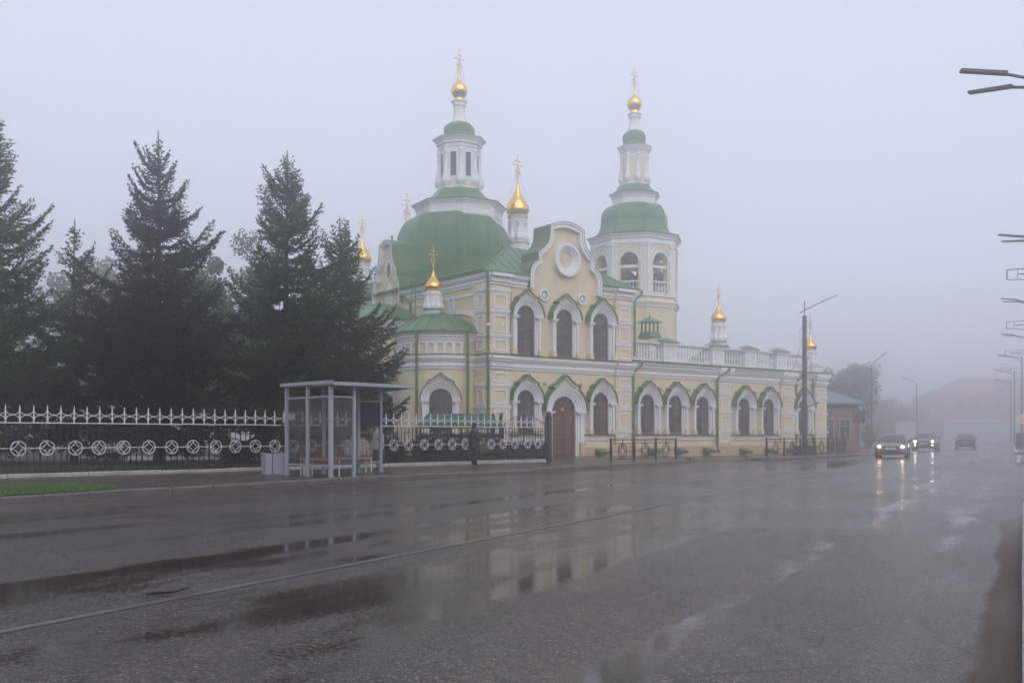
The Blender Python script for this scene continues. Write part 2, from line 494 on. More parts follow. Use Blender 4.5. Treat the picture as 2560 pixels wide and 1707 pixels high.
# right pavement
rp = MB()
rp.add([st(-6,.14,KZ-.006), st(19,.14,KZ-.006), st(19,8,KZ-.006), st(-6,8,KZ-.006)], [(0,1,2,3)])
rp.add([st(47,-.1,KZ-.006), st(66,-.1,KZ-.006), st(66,9,KZ-.006), st(47,9,KZ-.006)], [(0,1,2,3)])
rp.add([st(73,-.3,KZ-.006), st(190,-1.5,KZ-.006), st(190,10,KZ-.006), st(73,10,KZ-.006)], [(0,1,2,3)])
rpo = structure(rp.build('pavement_near_side', M['paving']))
def stl(L): return [st(s, t)[:2] for s, t in L]
kerb_stones(stl([(19, 2.0), (19, 0), (-6, 0)]), rpo, M['kerb_white'])
kerb_stones(stl([(66, 1.6), (66, -.25), (47, -.25), (47, 1.6)]), rpo, M['kerb_white'])
kerb_stones(stl([(150, -1.25), (73, -.45), (73, 2.0)]), rpo, M['kerb_white'], L=1.5)
# lawn behind the fence, paved yard strip, and verge at far left
structure(MB().add([(-40,20,.16),(-13.95,26.6,.16),(1.2,42.5,.2),(-3.5,52,.2),(-9,62,.2),(-60,62,.2)], [tuple(range(6))]).build('lawn', M['grass_ground']))
M['yard'] = mat('pale_yard_concrete', (.26, .26, .26), .35, scale=1.5, col2=(.17, .17, .165))
structure(MB().add([(-17,41,.205),(-8,39,.205),(-7,46,.205),(-24,52,.205)], [(0,1,2,3)]).build('yard_path', M['yard']))
VG = [(-15.0,9.2),(-9.75,18.4),(-8.95,19.6),(-8.45,20.7),(-9.2,22.0),(-10.4,22.9),(-13.5,20.5),(-19,13)]
verge = structure(MB().add([(x, y, KZ+.01) for x, y in VG], [tuple(range(8))]).build('verge', M['grass_ground']))

def grass(name, polyfn, count, hgt, m, zf):
    P = np.array([polyfn() for _ in range(count)])
    a = rng.uniform(0, 2*math.pi, count); h = hgt*rng.uniform(.5, 1.3, count); wd = rng.uniform(.006, .013, count)
    le = rng.uniform(.0, .6, count)*h; b2 = rng.uniform(0, 2*math.pi, count)
    z = np.full(count, zf)
    dx, dy = np.cos(a)*wd, np.sin(a)*wd
    v0 = np.stack([P[:,0]-dx, P[:,1]-dy, z], 1); v1 = np.stack([P[:,0]+dx, P[:,1]+dy, z], 1)
    v2 = np.stack([P[:,0]+np.cos(b2)*le, P[:,1]+np.sin(b2)*le, z+h], 1)
    V = np.stack([v0, v1, v2], 1).reshape(-1, 3)
    return obj(name, raw_mesh(name, V, np.arange(3*count).reshape(-1, 3)), m)
def in_poly(poly):
    xs = [p[0] for p in poly]; ys = [p[1] for p in poly]
    def f():
        while True:
            x, y = random.uniform(min(xs), max(xs)), random.uniform(min(ys), max(ys))
            c = False
            for i in range(len(poly)):
                (x1, y1), (x2, y2) = poly[i-1], poly[i]
                if (y1 > y) != (y2 > y) and x < (x2-x1)*(y-y1)/(y2-y1)+x1: c = not c
            if c: return (x, y)
    return f
M['lawn_blades'] = mat('shade_tinted_lawn_blades', (.05, .085, .022), .6, scale=1.5, col2=(.03, .05, .016))  # darker copy of the grass; tree shade is put into its colour
g1 = grass('verge_grass', in_poly([(-12.4,14.2),(-9.75,18.4),(-8.95,19.6),(-8.5,20.7),(-9.2,21.9),(-10.4,22.8),(-13.5,20.5),(-15,16.5)]), 22000, .07, M['grass'], KZ+.01)
structure(g1, 'stuff'); tag(g1, 'short bright green grass on the verge by the kerb at far left', 'grass')
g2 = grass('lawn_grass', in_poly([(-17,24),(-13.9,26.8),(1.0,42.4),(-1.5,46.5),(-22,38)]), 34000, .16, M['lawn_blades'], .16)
structure(g2, 'stuff'); tag(g2, 'grass behind the iron fence, coloured darker for the shade under the spruces', 'grass')

# ------------------------------------------------------------------ the church
CH_ANG = R(90-52.4)
church = tag(empty('church', (-1.23, 50.0, .15), CH_ANG),
             'cream and white church with green domes and gilded onion cupolas behind the wet road', 'church')
SPLIT = {'plinth','cornice','gutter','flashing','sill_course','sill_flashing','cornice_break','pilaster','jamb','jamb_base','attic_panel','side_wall_trim','rosette_spoke','wall_lamp','bell_beam','pilaster_trim','apse_cornice','drum_window_frame','drum_panel','tower_cornice'}
TINY = {'roof_seam','dome_seam','stay_wire','roof_ladder','fanlight_bars','pipe_clamp'}
def part(mb, name, m, parent=None, smooth=False, **k):
    if name in SPLIT:
        for b in mb.clusters(): o = b.build(name, M[m], parent or church, smooth, **k)
        return o
    o = mb.build(name, M[m], parent or church, smooth, **k)
    if name in TINY: o['kind'] = 'stuff'
    return o
BW, BD = 10.3, 20.4                     # main block
WX1, WD = 29.6, 15.0                    # low wing
main_poly = [(0,0),(BW,0),(BW,BD),(0,BD)]
part(MB().zprism(main_poly, -.4, 9.55), 'wall', 'cream')
part(MB().zprism([(BW,.03),(WX1,.03),(WX1,WD),(BW,WD)], -.6, 5.45), 'wing_wall', 'cream')
part(MB().zprism([(1.5,BD),(9.8,BD),(9.8,34),(1.5,34)], -.4, 8.7), 'rear_wall', 'cream')
part(MB().zprism([(1.2,BD),(10.1,BD),(10.1,34.3),(1.2,34.3)], 8.7, 9.0), 'rear_roof', 'green_roof')
# plinth
plp = [(0,.55),(.10,.55),(.16,.48),(.16,-.6),(0,-.6)]
part(MB().sweep([(0,BD),(0,0),(3.95,0)], plp, False).sweep([(6.15,0),(WX1,0),(WX1,WD)], plp, False), 'plinth', 'cream_low')
# mouldings
mid = [(0,4.62),(.06,4.62),(.06,4.74),(.12,4.76),(.12,4.86),(.07,4.88),(.07,5.0),(.16,5.03),(.18,5.12),(.24,5.14),(.27,5.26),(.27,5.32),(0,5.36)]
topc = [(0,9.02),(.07,9.02),(.07,9.14),(.13,9.17),(.13,9.28),(.09,9.30),(.2,9.42),(.24,9.44),(.28,9.56),(.28,9.62),(0,9.66)]
part(MB().sweep([(0,BD),(0,0),(BW,0),(BW,1.2)], mid, False), 'cornice', 'white')
part(MB().sweep([(0,8.4),(0,0),(2.55,0)], topc, False).sweep([(7.85,0),(BW,0),(BW,BD)], topc, False), 'cornice', 'white')
wingc = [(o*1.0, z) for o, z in mid[:-3]]+[(.27,5.26),(.36,5.36),(.36,5.44),(0,5.46)]
part(MB().sweep([(BW+.01,.03),(WX1,.03),(WX1,WD)], wingc, False), 'wing_cornice', 'white')
part(MB().sweep([(BW+.01,.03),(WX1,.03),(WX1,WD)], [(0,5.47),(.42,5.455),(.46,5.50),(.40,5.55),(0,5.62)], False), 'gutter', 'green_trim')
part(MB().sweep([(0,BD),(0,0),(BW,0)], [(0,5.365),(.27,5.335),(.29,5.35),(.27,5.375),(0,5.43)], False), 'flashing', 'green_trim')
part(MB().sweep([(0,8.4),(0,0),(2.55,0)], [(0,9.67),(.30,9.63),(.36,9.66),(.32,9.72),(0,9.86)], False).sweep([(7.85,0),(BW,0),(BW,BD)], [(0,9.67),(.34,9.63),(.42,9.66),(.38,9.74),(0,9.86)], False), 'gutter', 'green_trim')
# sill course
sill = [(0,.86),(.05,.86),(.07,.92),(.07,1.04),(.15,1.10),(.15,1.14),(0,1.14)]
silg = [(0,1.145),(.16,1.13),(.17,1.15),(0,1.20)]
sm, sg = MB(), MB()
for a, c in ((1.4,3.75),(6.4,8.95),(10.35,17.95),(19.3,24.35),(26.0,28.1)):
    yy = 0 if c < 10.3 else .03
    sm.sweep([(a,yy),(c,yy)], sill, False); sg.sweep([(a,yy),(c,yy)], silg, False)
part(sm, 'sill_course', 'white'); part(sg, 'sill_flashing', 'green_trim')

# pilasters with framed panels
def frame_panel(mb, x0, x1, z0, z1, y, wd=.09, d=.045):
    mb.box(x0, x1, y-d, y+.01, z0, z0+wd); mb.box(x0, x1, y-d, y+.01, z1-wd, z1)
    mb.box(x0, x0+wd, y-d, y+.01, z0+wd, z1-wd); mb.box(x1-wd, x1, y-d, y+.01, z0+wd, z1-wd)
def pilaster(x0, x1, y0, levels, z0, z1, depth=.16, side=0):
    """levels: heights of the white bands"""
    b = MB(); b.box(x0, x1, y0-depth, y0+.05, z0, z1)
    p = part(b, 'pilaster', 'cream')
    t = MB(); lv = list(levels)
    for z in lv:
        t.box(x0-.05, x1+.05, y0-depth-.07, y0+.02, z, z+.10)
        t.box(x0-.02, x1+.02, y0-depth-.035, y0+.02, z-.09, z)
    zs = [z0+.12]+[z+.16 for z in lv]; ze = [z-.16 for z in lv]+[z1-.15]
    for a, c in zip(zs, ze):
        if c-a > .45: frame_panel(t, x0+.2, x1-.2, a, c, y0-depth)
    part(t, 'pilaster_trim', 'white', p)
    return p
for x0, x1 in ((0.0,1.3),(9.0,10.3)):
    pilaster(x0, x1, 0, [1.35,2.62,3.75], .56, 4.61)
    pilaster(x0, x1, 0, [6.35,7.62,8.72], 5.44, 9.01)
for x0, x1 in ((18.0,19.22),(24.4,25.9),(28.2,29.58)):
    pilaster(x0, x1, .03, [1.35,2.62,3.75], .56, 4.61)
# cornices step forward over the pilasters
cs, cg = MB(), MB()
for x0, x1 in ((-.02,1.36),(8.94,10.36)):
    for o, za, zb in ((.32,4.62,4.74),(.38,4.76,4.86),(.33,4.88,5.0),(.44,5.03,5.14),(.52,5.16,5.32)):
        cs.box(x0, x1, -o+.06, .02, za, zb)
    for o, za, zb in ((.3,9.03,9.14),(.37,9.17,9.28),(.33,9.30,9.42),(.52,9.44,9.61)):
        cs.box(x0, x1, -o+.07, .02, za, zb)
for x0, x1 in ((17.96,19.26),(24.36,25.94),(28.16,29.62)):
    for o, za, zb in ((.30,4.62,4.74),(.36,4.76,4.86),(.31,4.88,5.0),(.42,5.03,5.14),(.47,5.16,5.44)):
        cs.box(x0, x1, -o+.07, .05, za, zb)
part(cs, 'cornice_break', 'white')
# left face: pilaster strips, panel frame and blind arch over the apse
lp = MB()
for z0, z1 in ((.56,4.61),(5.44,9.01)):
    lp.box(-.16, .02, 0.02, .95, z0, z1)
part(lp, 'pilaster', 'cream')
lt = MB()
for z in (1.35,2.62,3.75,6.35,7.62,8.72):
    lt.box(-.24, .0, -.02, 1.0, z, z+.10); lt.box(-.2, .0, 0, .97, z-.09, z)
def lframe(mb, y0, y1, z0, z1, x, wd=.09, d=.045):
    mb.box(x-d, x+.01, y0, y1, z0, z0+wd); mb.box(x-d, x+.01, y0, y1, z1-wd, z1)
    mb.box(x-d, x+.01, y0, y0+wd, z0+wd, z1-wd); mb.box(x-d, x+.01, y1-wd, y1, z0+wd, z1-wd)
for a, c in ((1.5,2.45),(2.78,3.58),(5.6,6.18),(6.52,7.45),(7.78,8.55)):
    lframe(lt, .15, .82, a, c, -.16)
lframe(lt, 1.1, 8.2, 5.6, 8.72, 0, wd=.14, d=.05)
A = [(3.4+2.75*math.cos(t), 7.05+.92*math.sin(t)) for t in np.linspace(math.pi, 0, 25)]
B = [(3.4+2.55*math.cos(t), 6.95+.80*math.sin(t)) for t in np.linspace(math.pi, 0, 25)]
tmp = MB().strip(A, B, -.10, .01)
lt.add([(y, x, z) for x, y, z in tmp.v], tmp.f)
A = [(3.4+.32*math.cos(t), 8.35+.48*math.sin(t)) for t in np.linspace(0, 2*math.pi, 21)[:-1]]
B = [(3.4+.18*math.cos(t), 8.35+.30*math.sin(t)) for t in np.linspace(0, 2*math.pi, 21)[:-1]]
tmp = MB().strip(A, B, -.09, .01, True).prism([(3.4+.1*math.cos(t), 8.35+.16*math.sin(t)) for t in np.linspace(0, 2*math.pi, 13)[:-1]], -.06, .01)
lt.add([(y, x, z) for x, y, z in tmp.v], tmp.f)
part(lt, 'side_wall_trim', 'white')

# ---- windows
def arc(r, z0, n=20, a0=math.pi, a1=0.0, zs=1.0):
    return [(r*math.cos(t), z0+r*zs*math.sin(t)) for t in np.linspace(a0, a1, n)]
def ogee(Rr, z0):
    L = [(Rr*math.cos(t), z0+Rr*math.sin(t)) for t in np.linspace(math.pi, math.pi-math.acos(.56), 9)]
    L += [(-.66*Rr, z0+.90*Rr), (-.60*Rr, z0+.935*Rr)]
    for k in range(1, 8):
        t = k/7
        L.append((-.60*Rr*(1-t), z0+Rr*(.935+.385*(t**1.55))))
    return L+[(-x, z) for x, z in L[-2::-1]]
def grow(P, d):
    out = []
    for i, p in enumerate(P):
        a, c = P[max(i-1, 0)], P[min(i+1, len(P)-1)]
        q = Vector((c[0]-a[0], c[1]-a[1])).normalized()
        out.append((p[0]-q.y*d, p[1]+q.x*d))
    return out
def window_module(Rr, zb, zs, door=False, dark=False):
    """facade plane y=0, outward -y, centre x=0; parts hang on the frame"""
    gw = .575*Rr
    fr = MB()
    A = arc(gw, zs); B = arc(gw-.06, zs)
    fr.strip(A, B, -.07, .01)
    fr.box(-gw, -gw+.07, -.07, .01, zb, zs); fr.box(gw-.07, gw, -.07, .01, zb, zs)
    if not door:
        fr.box(-gw, gw, -.085, .01, zb, zb+.08)
        fr.box(-.03, .03, -.06, .01, zb+.08, zs+gw-.05)
        nz = 3 if zs-zb < 2.0 else 3
        rows = [zb+.08+(zs-zb-.08)*k/nz for k in range(nz+1)]
        for z in rows[1:]: fr.box(-gw+.06, gw-.06, -.062, .01, z-.028, z+.028)
    o = part(fr, 'door' if door else 'window', 'door' if door else 'wood')
    if not door:
        me = None
        for k in range(nz):
            for sx in (-1, 1):
                b = MB(); x0, x1 = (.03, gw-.07)
                b.box(min(sx*x0, sx*x1), max(sx*x0, sx*x1), -.032, -.02, rows[k]+.028, rows[k+1]-.028)
                part(b, 'pane', 'curtain' if (sx > 0 and not dark) else 'glass', o)
        for sx in (-1, 1):
            pl = [(sx*.03, zs+.028)]+[(sx*(gw-.06)*math.cos(t), zs+.028+(gw-.09)*math.sin(t)) for t in np.linspace(0, math.pi/2-.05, 9)]
            part(MB().prism(pl, -.032, -.02), 'pane', 'glass', o)
    else:
        for sx in (-1, 1):
            lf = MB(); x0, x1 = (.015, gw-.08)
            lf.box(min(sx*x0, sx*x1), max(sx*x0, sx*x1), -.05, .01, zb, zs)
            leaf = part(lf, 'door_leaf', 'door', o)
            zz = [zb+.12, zb+.42, zb+.95, zb+1.2, zb+1.95, zs-.12] if zs-zb > 2.2 else [zb+.1, zb+.9, zs-.1]
            for a, c in zip(zz[:-1], zz[1:]):
                b = MB(); q0, q1 = sorted((sx*.10, sx*(gw-.16)))
                b.loft([[(q0,-.05,a+.04),(q1,-.05,a+.04),(q1,-.05,c-.04),(q0,-.05,c-.04)], [(q0+.04,-.078,a+.08),(q1-.04,-.078,a+.08),(q1-.04,-.078,c-.08),(q0+.04,-.078,c-.08)]])
                part(b, 'door_panel', 'door', leaf)
        fr2 = MB(); fr2.box(-gw+.06, gw-.06, -.085, .01, zs-.05, zs+.06)
        for k in range(1, 6):
            t = math.pi*k/6
            fr2.tube([(.2*math.cos(t), -.04, zs+.06+.2*math.sin(t)), ((gw-.05)*math.cos(t), -.04, zs+(gw-.05)*math.sin(t))], .022, 4)
        fr2.strip(arc(.22, zs+.06, 9), arc(.17, zs+.06, 9), -.06, .01)
        part(fr2, 'fanlight_bars', 'door', o)
        for k in range(6):
            t0, t1 = math.pi*k/6+.03, math.pi*(k+1)/6-.03
            pl = [(.2*math.cos(t0), zs+.06+.2*math.sin(t0)), ((gw-.06)*math.cos(t0), zs+.04+(gw-.08)*math.sin(t0)), ((gw-.06)*math.cos(t1), zs+.04+(gw-.08)*math.sin(t1)), (.2*math.cos(t1), zs+.06+.2*math.sin(t1))]
            part(MB().prism(pl, -.03, -.02), 'pane', 'glass', o)
    # stepped archivolt
    ar = MB(); steps = 4; r0 = gw; r1 = .955*Rr
    for k in range(steps):
        ra, rb = r0+(r1-r0)*k/steps, r0+(r1-r0)*(k+1)/steps
        dep = .16+.055*k
        ar.strip(arc(rb, zs), arc(ra+(.012 if k else 0), zs), -dep, .01)
        ar.strip(arc(rb, zs), arc(rb-.03, zs), -dep-.028, .0)
    O = ogee(Rr, zs); I = grow(O, -.075*Rr)
    ar.strip(O, I, -.37, .01)
    part(ar, 'archivolt', 'white', o, smooth=30)
    sp = MB()
    tip = [p for p in I if p[1] > zs+.80*Rr]
    sp.prism(tip, -.26, .01)
    part(sp, 'spandrel', 'cream', o)
    hd = MB()
    hd.strip(grow(O, .05*Rr), grow(O, .004), -.46, .01)
    part(hd, 'hood', 'green_trim', o, smooth=30)
    jb = MB()
    for sx in (-1, 1):
        def bx(x0, x1, d, z0, z1):
            q0, q1 = sorted((sx*x0*Rr, sx*x1*Rr)); jb.box(q0, q1, -d, .012, z0, z1)
        base = zb+.30 if not door else zb+.85
        bx(.575, .64, .17, zb+.02, zs-.12); bx(.64, .74, .23, zb+.02, zs-.12); 
        bx(.74, .90, .32, base, zs-.12)
        bx(.56, 1.0, .40, zs-.08, zs-.002); bx(.6, .95, .36, zs-.14, zs-.08); bx(.7, .93, .335, zs-.2, zs-.14)
    part(jb, 'jamb', 'white', o)
    jb2 = MB()
    for sx in (-1, 1):
        q0, q1 = sorted((sx*.70*Rr, sx*.95*Rr)); jb2.box(q0, q1, -.37, .01, zb-.0, zb+.30 if not door else zb+.85)
    part(jb2, 'jamb_base', 'cream' if not door else 'cream_low', o)
    return o
up = window_module(1.05, 5.44, 7.5, dark=True)
lo = window_module(1.05, 1.21, 2.98)
xs_up = (2.38, 5.1, 7.82)
up.location = (xs_up[0], 0, 0)
for x in xs_up[1:]: copy_tree(up, church, (x, 0, 0))
lo.location = (2.38, 0, 0)
copy_tree(lo, church, (7.82, 0, 0))
for x in (11.62, 14.02, 16.5, 20.5, 23.05, 26.85): copy_tree(lo, church, (x, .03, 0))
dr = window_module(1.48, -.1, 2.46, door=True); dr.location = (5.06, 0, 0)

M['glass_b'] = mat('greyish_window_glass', (.065, .066, .072), .16, var=.35, scale=2.2, spec=.6)
M['curtain_b'] = mat('lace_curtained_glass', (.17, .165, .16), .25, var=.45, scale=5, spec=.55)
rw = random.Random(4)
for o in list(church.children_recursive):
    if o.name.startswith('pane'):
        cur = o.data.materials[0]
        pick = rw.choice(['curtain', 'curtain_b', 'glass_b']) if cur.name.startswith('curtain') else rw.choice(['glass', 'glass', 'glass_b'])
        o.material_slots[0].link = 'OBJECT'; o.material_slots[0].material = M[pick]
# rosettes
for x in (3.72, 6.48):
    r_ = MB()
    C = np.linspace(0, 2*math.pi, 25)[:-1]
    r_.strip([(x+.33*math.cos(t), 8.78+.33*math.sin(t)) for t in C], [(x+.23*math.cos(t), 8.78+.23*math.sin(t)) for t in C], -.12, .01, True)
    ro = part(r_, 'rosette', 'white', smooth=30)
    d_ = MB().prism([(x+.235*math.cos(t), 8.78+.235*math.sin(t)) for t in C], -.02, .01)
    part(d_, 'rosette_ground', 'dark_iron', ro)
    s_ = MB()
    for k in range(12):
        t = 2*math.pi*k/12
        s_.tube([(x+.08*math.cos(t), -.05, 8.78+.08*math.sin(t)), (x+.235*math.cos(t), -.05, 8.78+.235*math.sin(t))], .022, 4)
    s_.prism([(x+.09*math.cos(t), 8.78+.09*math.sin(t)) for t in C], -.07, 0)
    part(s_, 'rosette_spoke', 'white', ro)

# gables
def gable(fx=1.0, cz=0.0):
    H = [(0,12.9),(.35,12.87),(.75,12.77),(1.22,12.58),(1.22,12.15),(1.28,11.85),(1.42,11.58),(1.68,11.3),(2.05,11.05),(2.05,10.58),(2.28,10.48),(2.48,10.26),(2.60,9.95),(2.63,9.7),(2.63,9.04)]
    H = [(x*fx, z) for x, z in H]
    return [(-x, z) for x, z in H[::-1]]+H[1:]
def build_gable(fx, thick, place, oval):
    O = gable(fx); I = grow(O, -.30*min(1, fx+.15)); 
    g_ = MB().prism(O, -.014, thick)
    T = place
    g0 = g_.xf(T); o = part(g0, 'gable', 'cream')
    t_ = MB().strip(O, I, -.22, .01).strip(O, grow(O, -.10), -.29, -.2).strip(grow(O, -.18), I, -.26, -.2)
    part(t_.xf(T), 'gable_moulding', 'white', o)
    r_ = MB().strip(grow(O, .03), grow(O, .002), -.31, thick+.01)
    part(r_.xf(T), 'gable_roof_sheet', 'green_trim', o, smooth=30)
    return o
gb = build_gable(1.0, 1.15, Matrix.Translation((5.2, 0, 0)), 0)
C = np.linspace(0, 2*math.pi, 41)[:-1]
om = MB()
for k, (ra, rb, d) in enumerate(((.92,.76,.30),(.76,.66,.23),(.66,.57,.17),(.57,.50,.12),(.50,.45,.08))):
    om.strip([(5.25+ra*math.cos(t), 10.83+ra*math.sin(t)) for t in C], [(5.25+rb*math.cos(t), 10.83+rb*math.sin(t)) for t in C], -d, .01, True)
part(om, 'round_medallion', 'white', gb, smooth=30)
cr = MB(); cx, cz = 5.25, 10.83
cr.box(cx-.035, cx+.035, -.06, 0, cz-.40, cz+.36)
for z, hw in ((cz+.22, .10), (cz+.08, .19)): cr.box(cx-hw, cx+hw, -.06, 0, z-.03, z+.03)
cr.add([(cx-.13,-.06,cz-.13),(cx+.13,-.06,cz-.22),(cx+.13,-.06,cz-.16),(cx-.13,-.06,cz-.07),(cx-.13,0,cz-.13),(cx+.13,0,cz-.22),(cx+.13,0,cz-.16),(cx-.13,0,cz-.07)],[(0,1,2,3),(0,4,5,1),(3,2,6,7),(0,3,7,4),(1,5,6,2)])
for dx, dz in ((-.19,.08),(.19,.08),(0,.38),(-.1,.22),(.1,.22),(0,-.3)): cr.sphere((cx+dx,-.05,cz+dz), .045, 6, 4)
part(cr, 'cross_relief', 'white', gb)
Tside = Matrix.Translation((0, 10.1, 0)) @ Matrix.Rotation(R(-90), 4, 'Z')
gb2 = build_gable(.63, 2.6, Tside, 1)
om = MB()
om.strip([(.34*math.cos(t), 11.05+.62*math.sin(t)) for t in C], [(.25*math.cos(t), 11.05+.50*math.sin(t)) for t in C], -.10, .01, True)
part(om.xf(Tside), 'oval_window_surround', 'white', gb2, smooth=30)
part(MB().prism([(.26*math.cos(t), 11.05+.51*math.sin(t)) for t in C], -.03, .01).xf(Tside), 'oval_window', 'glass', gb2)
part(MB().prism([(-.12,10.4),(.12,10.4),(.55,8.9),(-.55,8.9)], -.06, .01).xf(Tside), 'gable_console', 'white', gb2)
part(MB().lathe([(.05,0),(.05,.14),(.08,.16),(.08,.24),(.04,.28)], 8, (0.1,10.0,12.92)), 'gable_finial', 'green_trim', gb2)

# main roof (hipped) with standing seams
rf = MB(); e = .34
b0 = [(-e,.06,9.80),(BW+e,.06,9.80),(BW+e,BD+e,9.74),(-e,BD+e,9.74)]
i_ = 3.4; t0 = [(i_,2.6,11.75),(BW-i_,2.6,11.75),(BW-i_,BD-2.6,11.75),(i_,BD-2.6,11.75)]
rf.add(b0+t0, [(0,1,5,4),(1,2,6,5),(2,3,7,6),(3,0,4,7),(4,5,6,7)])
roof = part(rf, 'roof', 'green_roof')
sm = MB()
def lerp(a, c, t): return tuple(a[k]+(c[k]-a[k])*t for k in range(3))
for (i, j) in ((0,1),(3,0),(1,2)):
    nn = 34 if (i, j) != (0, 1) else 18
    for k in range(1, nn):
        t = k/nn
        p = lerp(b0[i], b0[j], t)
        # seams run straight up the slope and stop at the hip
        run = min(1.0, t*nn*((BD if nn == 34 else BW)/nn)/3.0, (1-t)*nn*((BD if nn == 34 else BW)/nn)/3.0)
        if (i, j) == (0, 1): q = (p[0], p[1]+2.54*run, p[2]+1.95*run)
        elif (i, j) == (3, 0): q = (p[0]+3.74*run, p[1], p[2]+2.01*run)
        else: q = (p[0]-3.74*run, p[1], p[2]+2.01*run)
        sm.tube([(p[0],p[1],p[2]+.008), (q[0],q[1],q[2]+.008)], .022, 4)
for i in range(4): sm.tube([b0[i], t0[i]], .05, 5)
part(sm, 'roof_seam', 'green_roof', roof)

# ---- octagonal towers
OR8 = R(15.5)
def oct_(prof, name, m, c, parent=None, n=8, rot=OR8, smooth=False):
    return part(MB().lathe(prof, n, (c[0], c[1], 0), rot), name, m, parent, smooth)
def cross(c, z0, h, parent, ornate=True, yaw=0.0):
    """gilded cross, arms along the facade line"""
    b = MB(); x, y = c; r = .013*h+.006
    b.tube([(x,y,z0), (x,y,z0+h)], [r*1.3, r*.8], 6)
    u = Vector((math.cos(yaw), math.sin(yaw)))
    def arm(z, L, dz=0.0):
        b.tube([(x-u.x*L, y-u.y*L, z+dz), (x+u.x*L, y+u.y*L, z-dz)], r, 5)
        for sg in (-1, 1): b.sphere((x+sg*u.x*L, y+sg*u.y*L, z-sg*dz), r*1.8, 6, 4)
    arm(z0+h*.66, h*.20); 
    if ornate:
        arm(z0+h*.80, h*.09); arm(z0+h*.42, h*.11, h*.035)
        for sg in (-1, 1):
            P = []
            for k in range(7):
                t = math.pi*k/6
                P.append((x+sg*u.x*h*.10*math.sin(t), y+sg*u.y*h*.10*math.sin(t), z0+h*(.14+.5*k/6)))
            b.tube(P, r*.6, 4)
    b.sphere((x,y,z0), r*2.6, 8, 5); b.sphere((x,y,z0+h), r*2.0, 6, 4)
    b.sphere((x,y,z0+h*.66), r*2.0, 6, 4)
    return part(b, 'cross', 'gold_dull', parent)
def guy_wires(c, z0, z1, r0, parent):
    b = MB()
    for k in range(4):
        t = k*math.pi/2+.6
        b.tube([(c[0], c[1], z1), (c[0]+r0*math.cos(t), c[1]+r0*math.sin(t), z0)], .008, 3)
    part(b, 'stay_wire', 'dark_iron', parent)
def bulb_columns(c, Rr, z0, z1, rad, parent, n=8, rot=OR8, name='column'):
    h = z1-z0
    pr_ = [(rad*.75,0),(rad*.8,.03*h),(rad*1.9,.10*h),(rad*2.1,.17*h),(rad*1.8,.26*h),(rad*1.15,.40*h),(rad*.85,.6*h),(rad*.85,.86*h),(rad*1.15,.89*h),(rad*1.15,.93*h),(rad*.9,.95*h),(rad*1.2,h)]
    me = MB().lathe(pr_, 10).mesh(name)
    for k in range(n):
        t = rot+2*math.pi*k/n
        obj(name, me, M['white'], parent, smooth=40, loc=(c[0]+Rr*math.cos(t), c[1]+Rr*math.sin(t), z0))
# main dome
DC = (5.2, 10.25)
dome = oct_([(3.35,9.0),(3.55,10.2),(3.66,11.4),(3.66,12.6),(3.6,13.3),(3.48,13.85),(3.28,14.3),(3.02,14.65),(2.8,14.85)], 'dome', 'green_roof', (DC[0]-.28, DC[1]+.2))
rb = MB(); DK = DC; DC = (DC[0]-.28, DC[1]+.2)
for k in range(8):
    t = OR8+k*math.pi/4
    rb.tube([(DC[0]+(r+.01)*math.cos(t), DC[1]+(r+.01)*math.sin(t), z) for r, z in ((3.55,10.2),(3.66,11.4),(3.66,12.6),(3.6,13.3),(3.48,13.85),(3.28,14.3),(3.02,14.65))], .035, 5)
for z, r in ((11.4,3.66),(12.5,3.66),(13.55,3.55)):
    P = [(DC[0]+(r+.006)*math.cos(OR8+k*math.pi/4), DC[1]+(r+.006)*math.sin(OR8+k*math.pi/4), z) for k in range(9)]
    rb.tube(P, .014, 4)
for k in range(8):
    for fr_ in (.25, .5, .75):
        t0_, t1_ = OR8+k*math.pi/4, OR8+(k+1)*math.pi/4
        P = []
        for r, z in ((3.55,10.2),(3.66,11.4),(3.66,12.6),(3.6,13.3),(3.48,13.85),(3.28,14.3),(3.02,14.65)):
            P.append((DC[0]+(r+.003)*(math.cos(t0_)*(1-fr_)+math.cos(t1_)*fr_), DC[1]+(r+.003)*(math.sin(t0_)*(1-fr_)+math.sin(t1_)*fr_), z))
        rb.tube(P, .024, 4)
part(rb, 'dome_seam', 'green_roof', dome); DC = DK
attic = oct_([(2.78,14.4),(2.78,15.35),(2.84,15.37),(2.84,15.45),(2.9,15.47),(3.0,15.58),(3.0,15.64)], 'attic', 'white', DC)
ap = MB()
for k in range(8):
    t = OR8+R(22.5)+k*math.pi/4; apo = 2.78*math.cos(R(22.5)); hw = .80
    Mx = Matrix.Translation((DC[0]+apo*math.cos(t), DC[1]+apo*math.sin(t), 0)) @ Matrix.Rotation(t+R(90), 4, 'Z')
    b = MB(); frame_panel(b, -hw, hw, 14.78, 15.26, 0, .05, .035); b.xf(Mx); ap.add(b.v, b.f)
part(ap, 'attic_panel', 'white', attic)
skirt = oct_([(3.05,15.63),(3.08,15.67),(2.6,15.8),(2.2,16.0),(1.85,16.25),(1.6,16.5),(1.5,16.65)], 'skirt_roof', 'green_roof', DC)
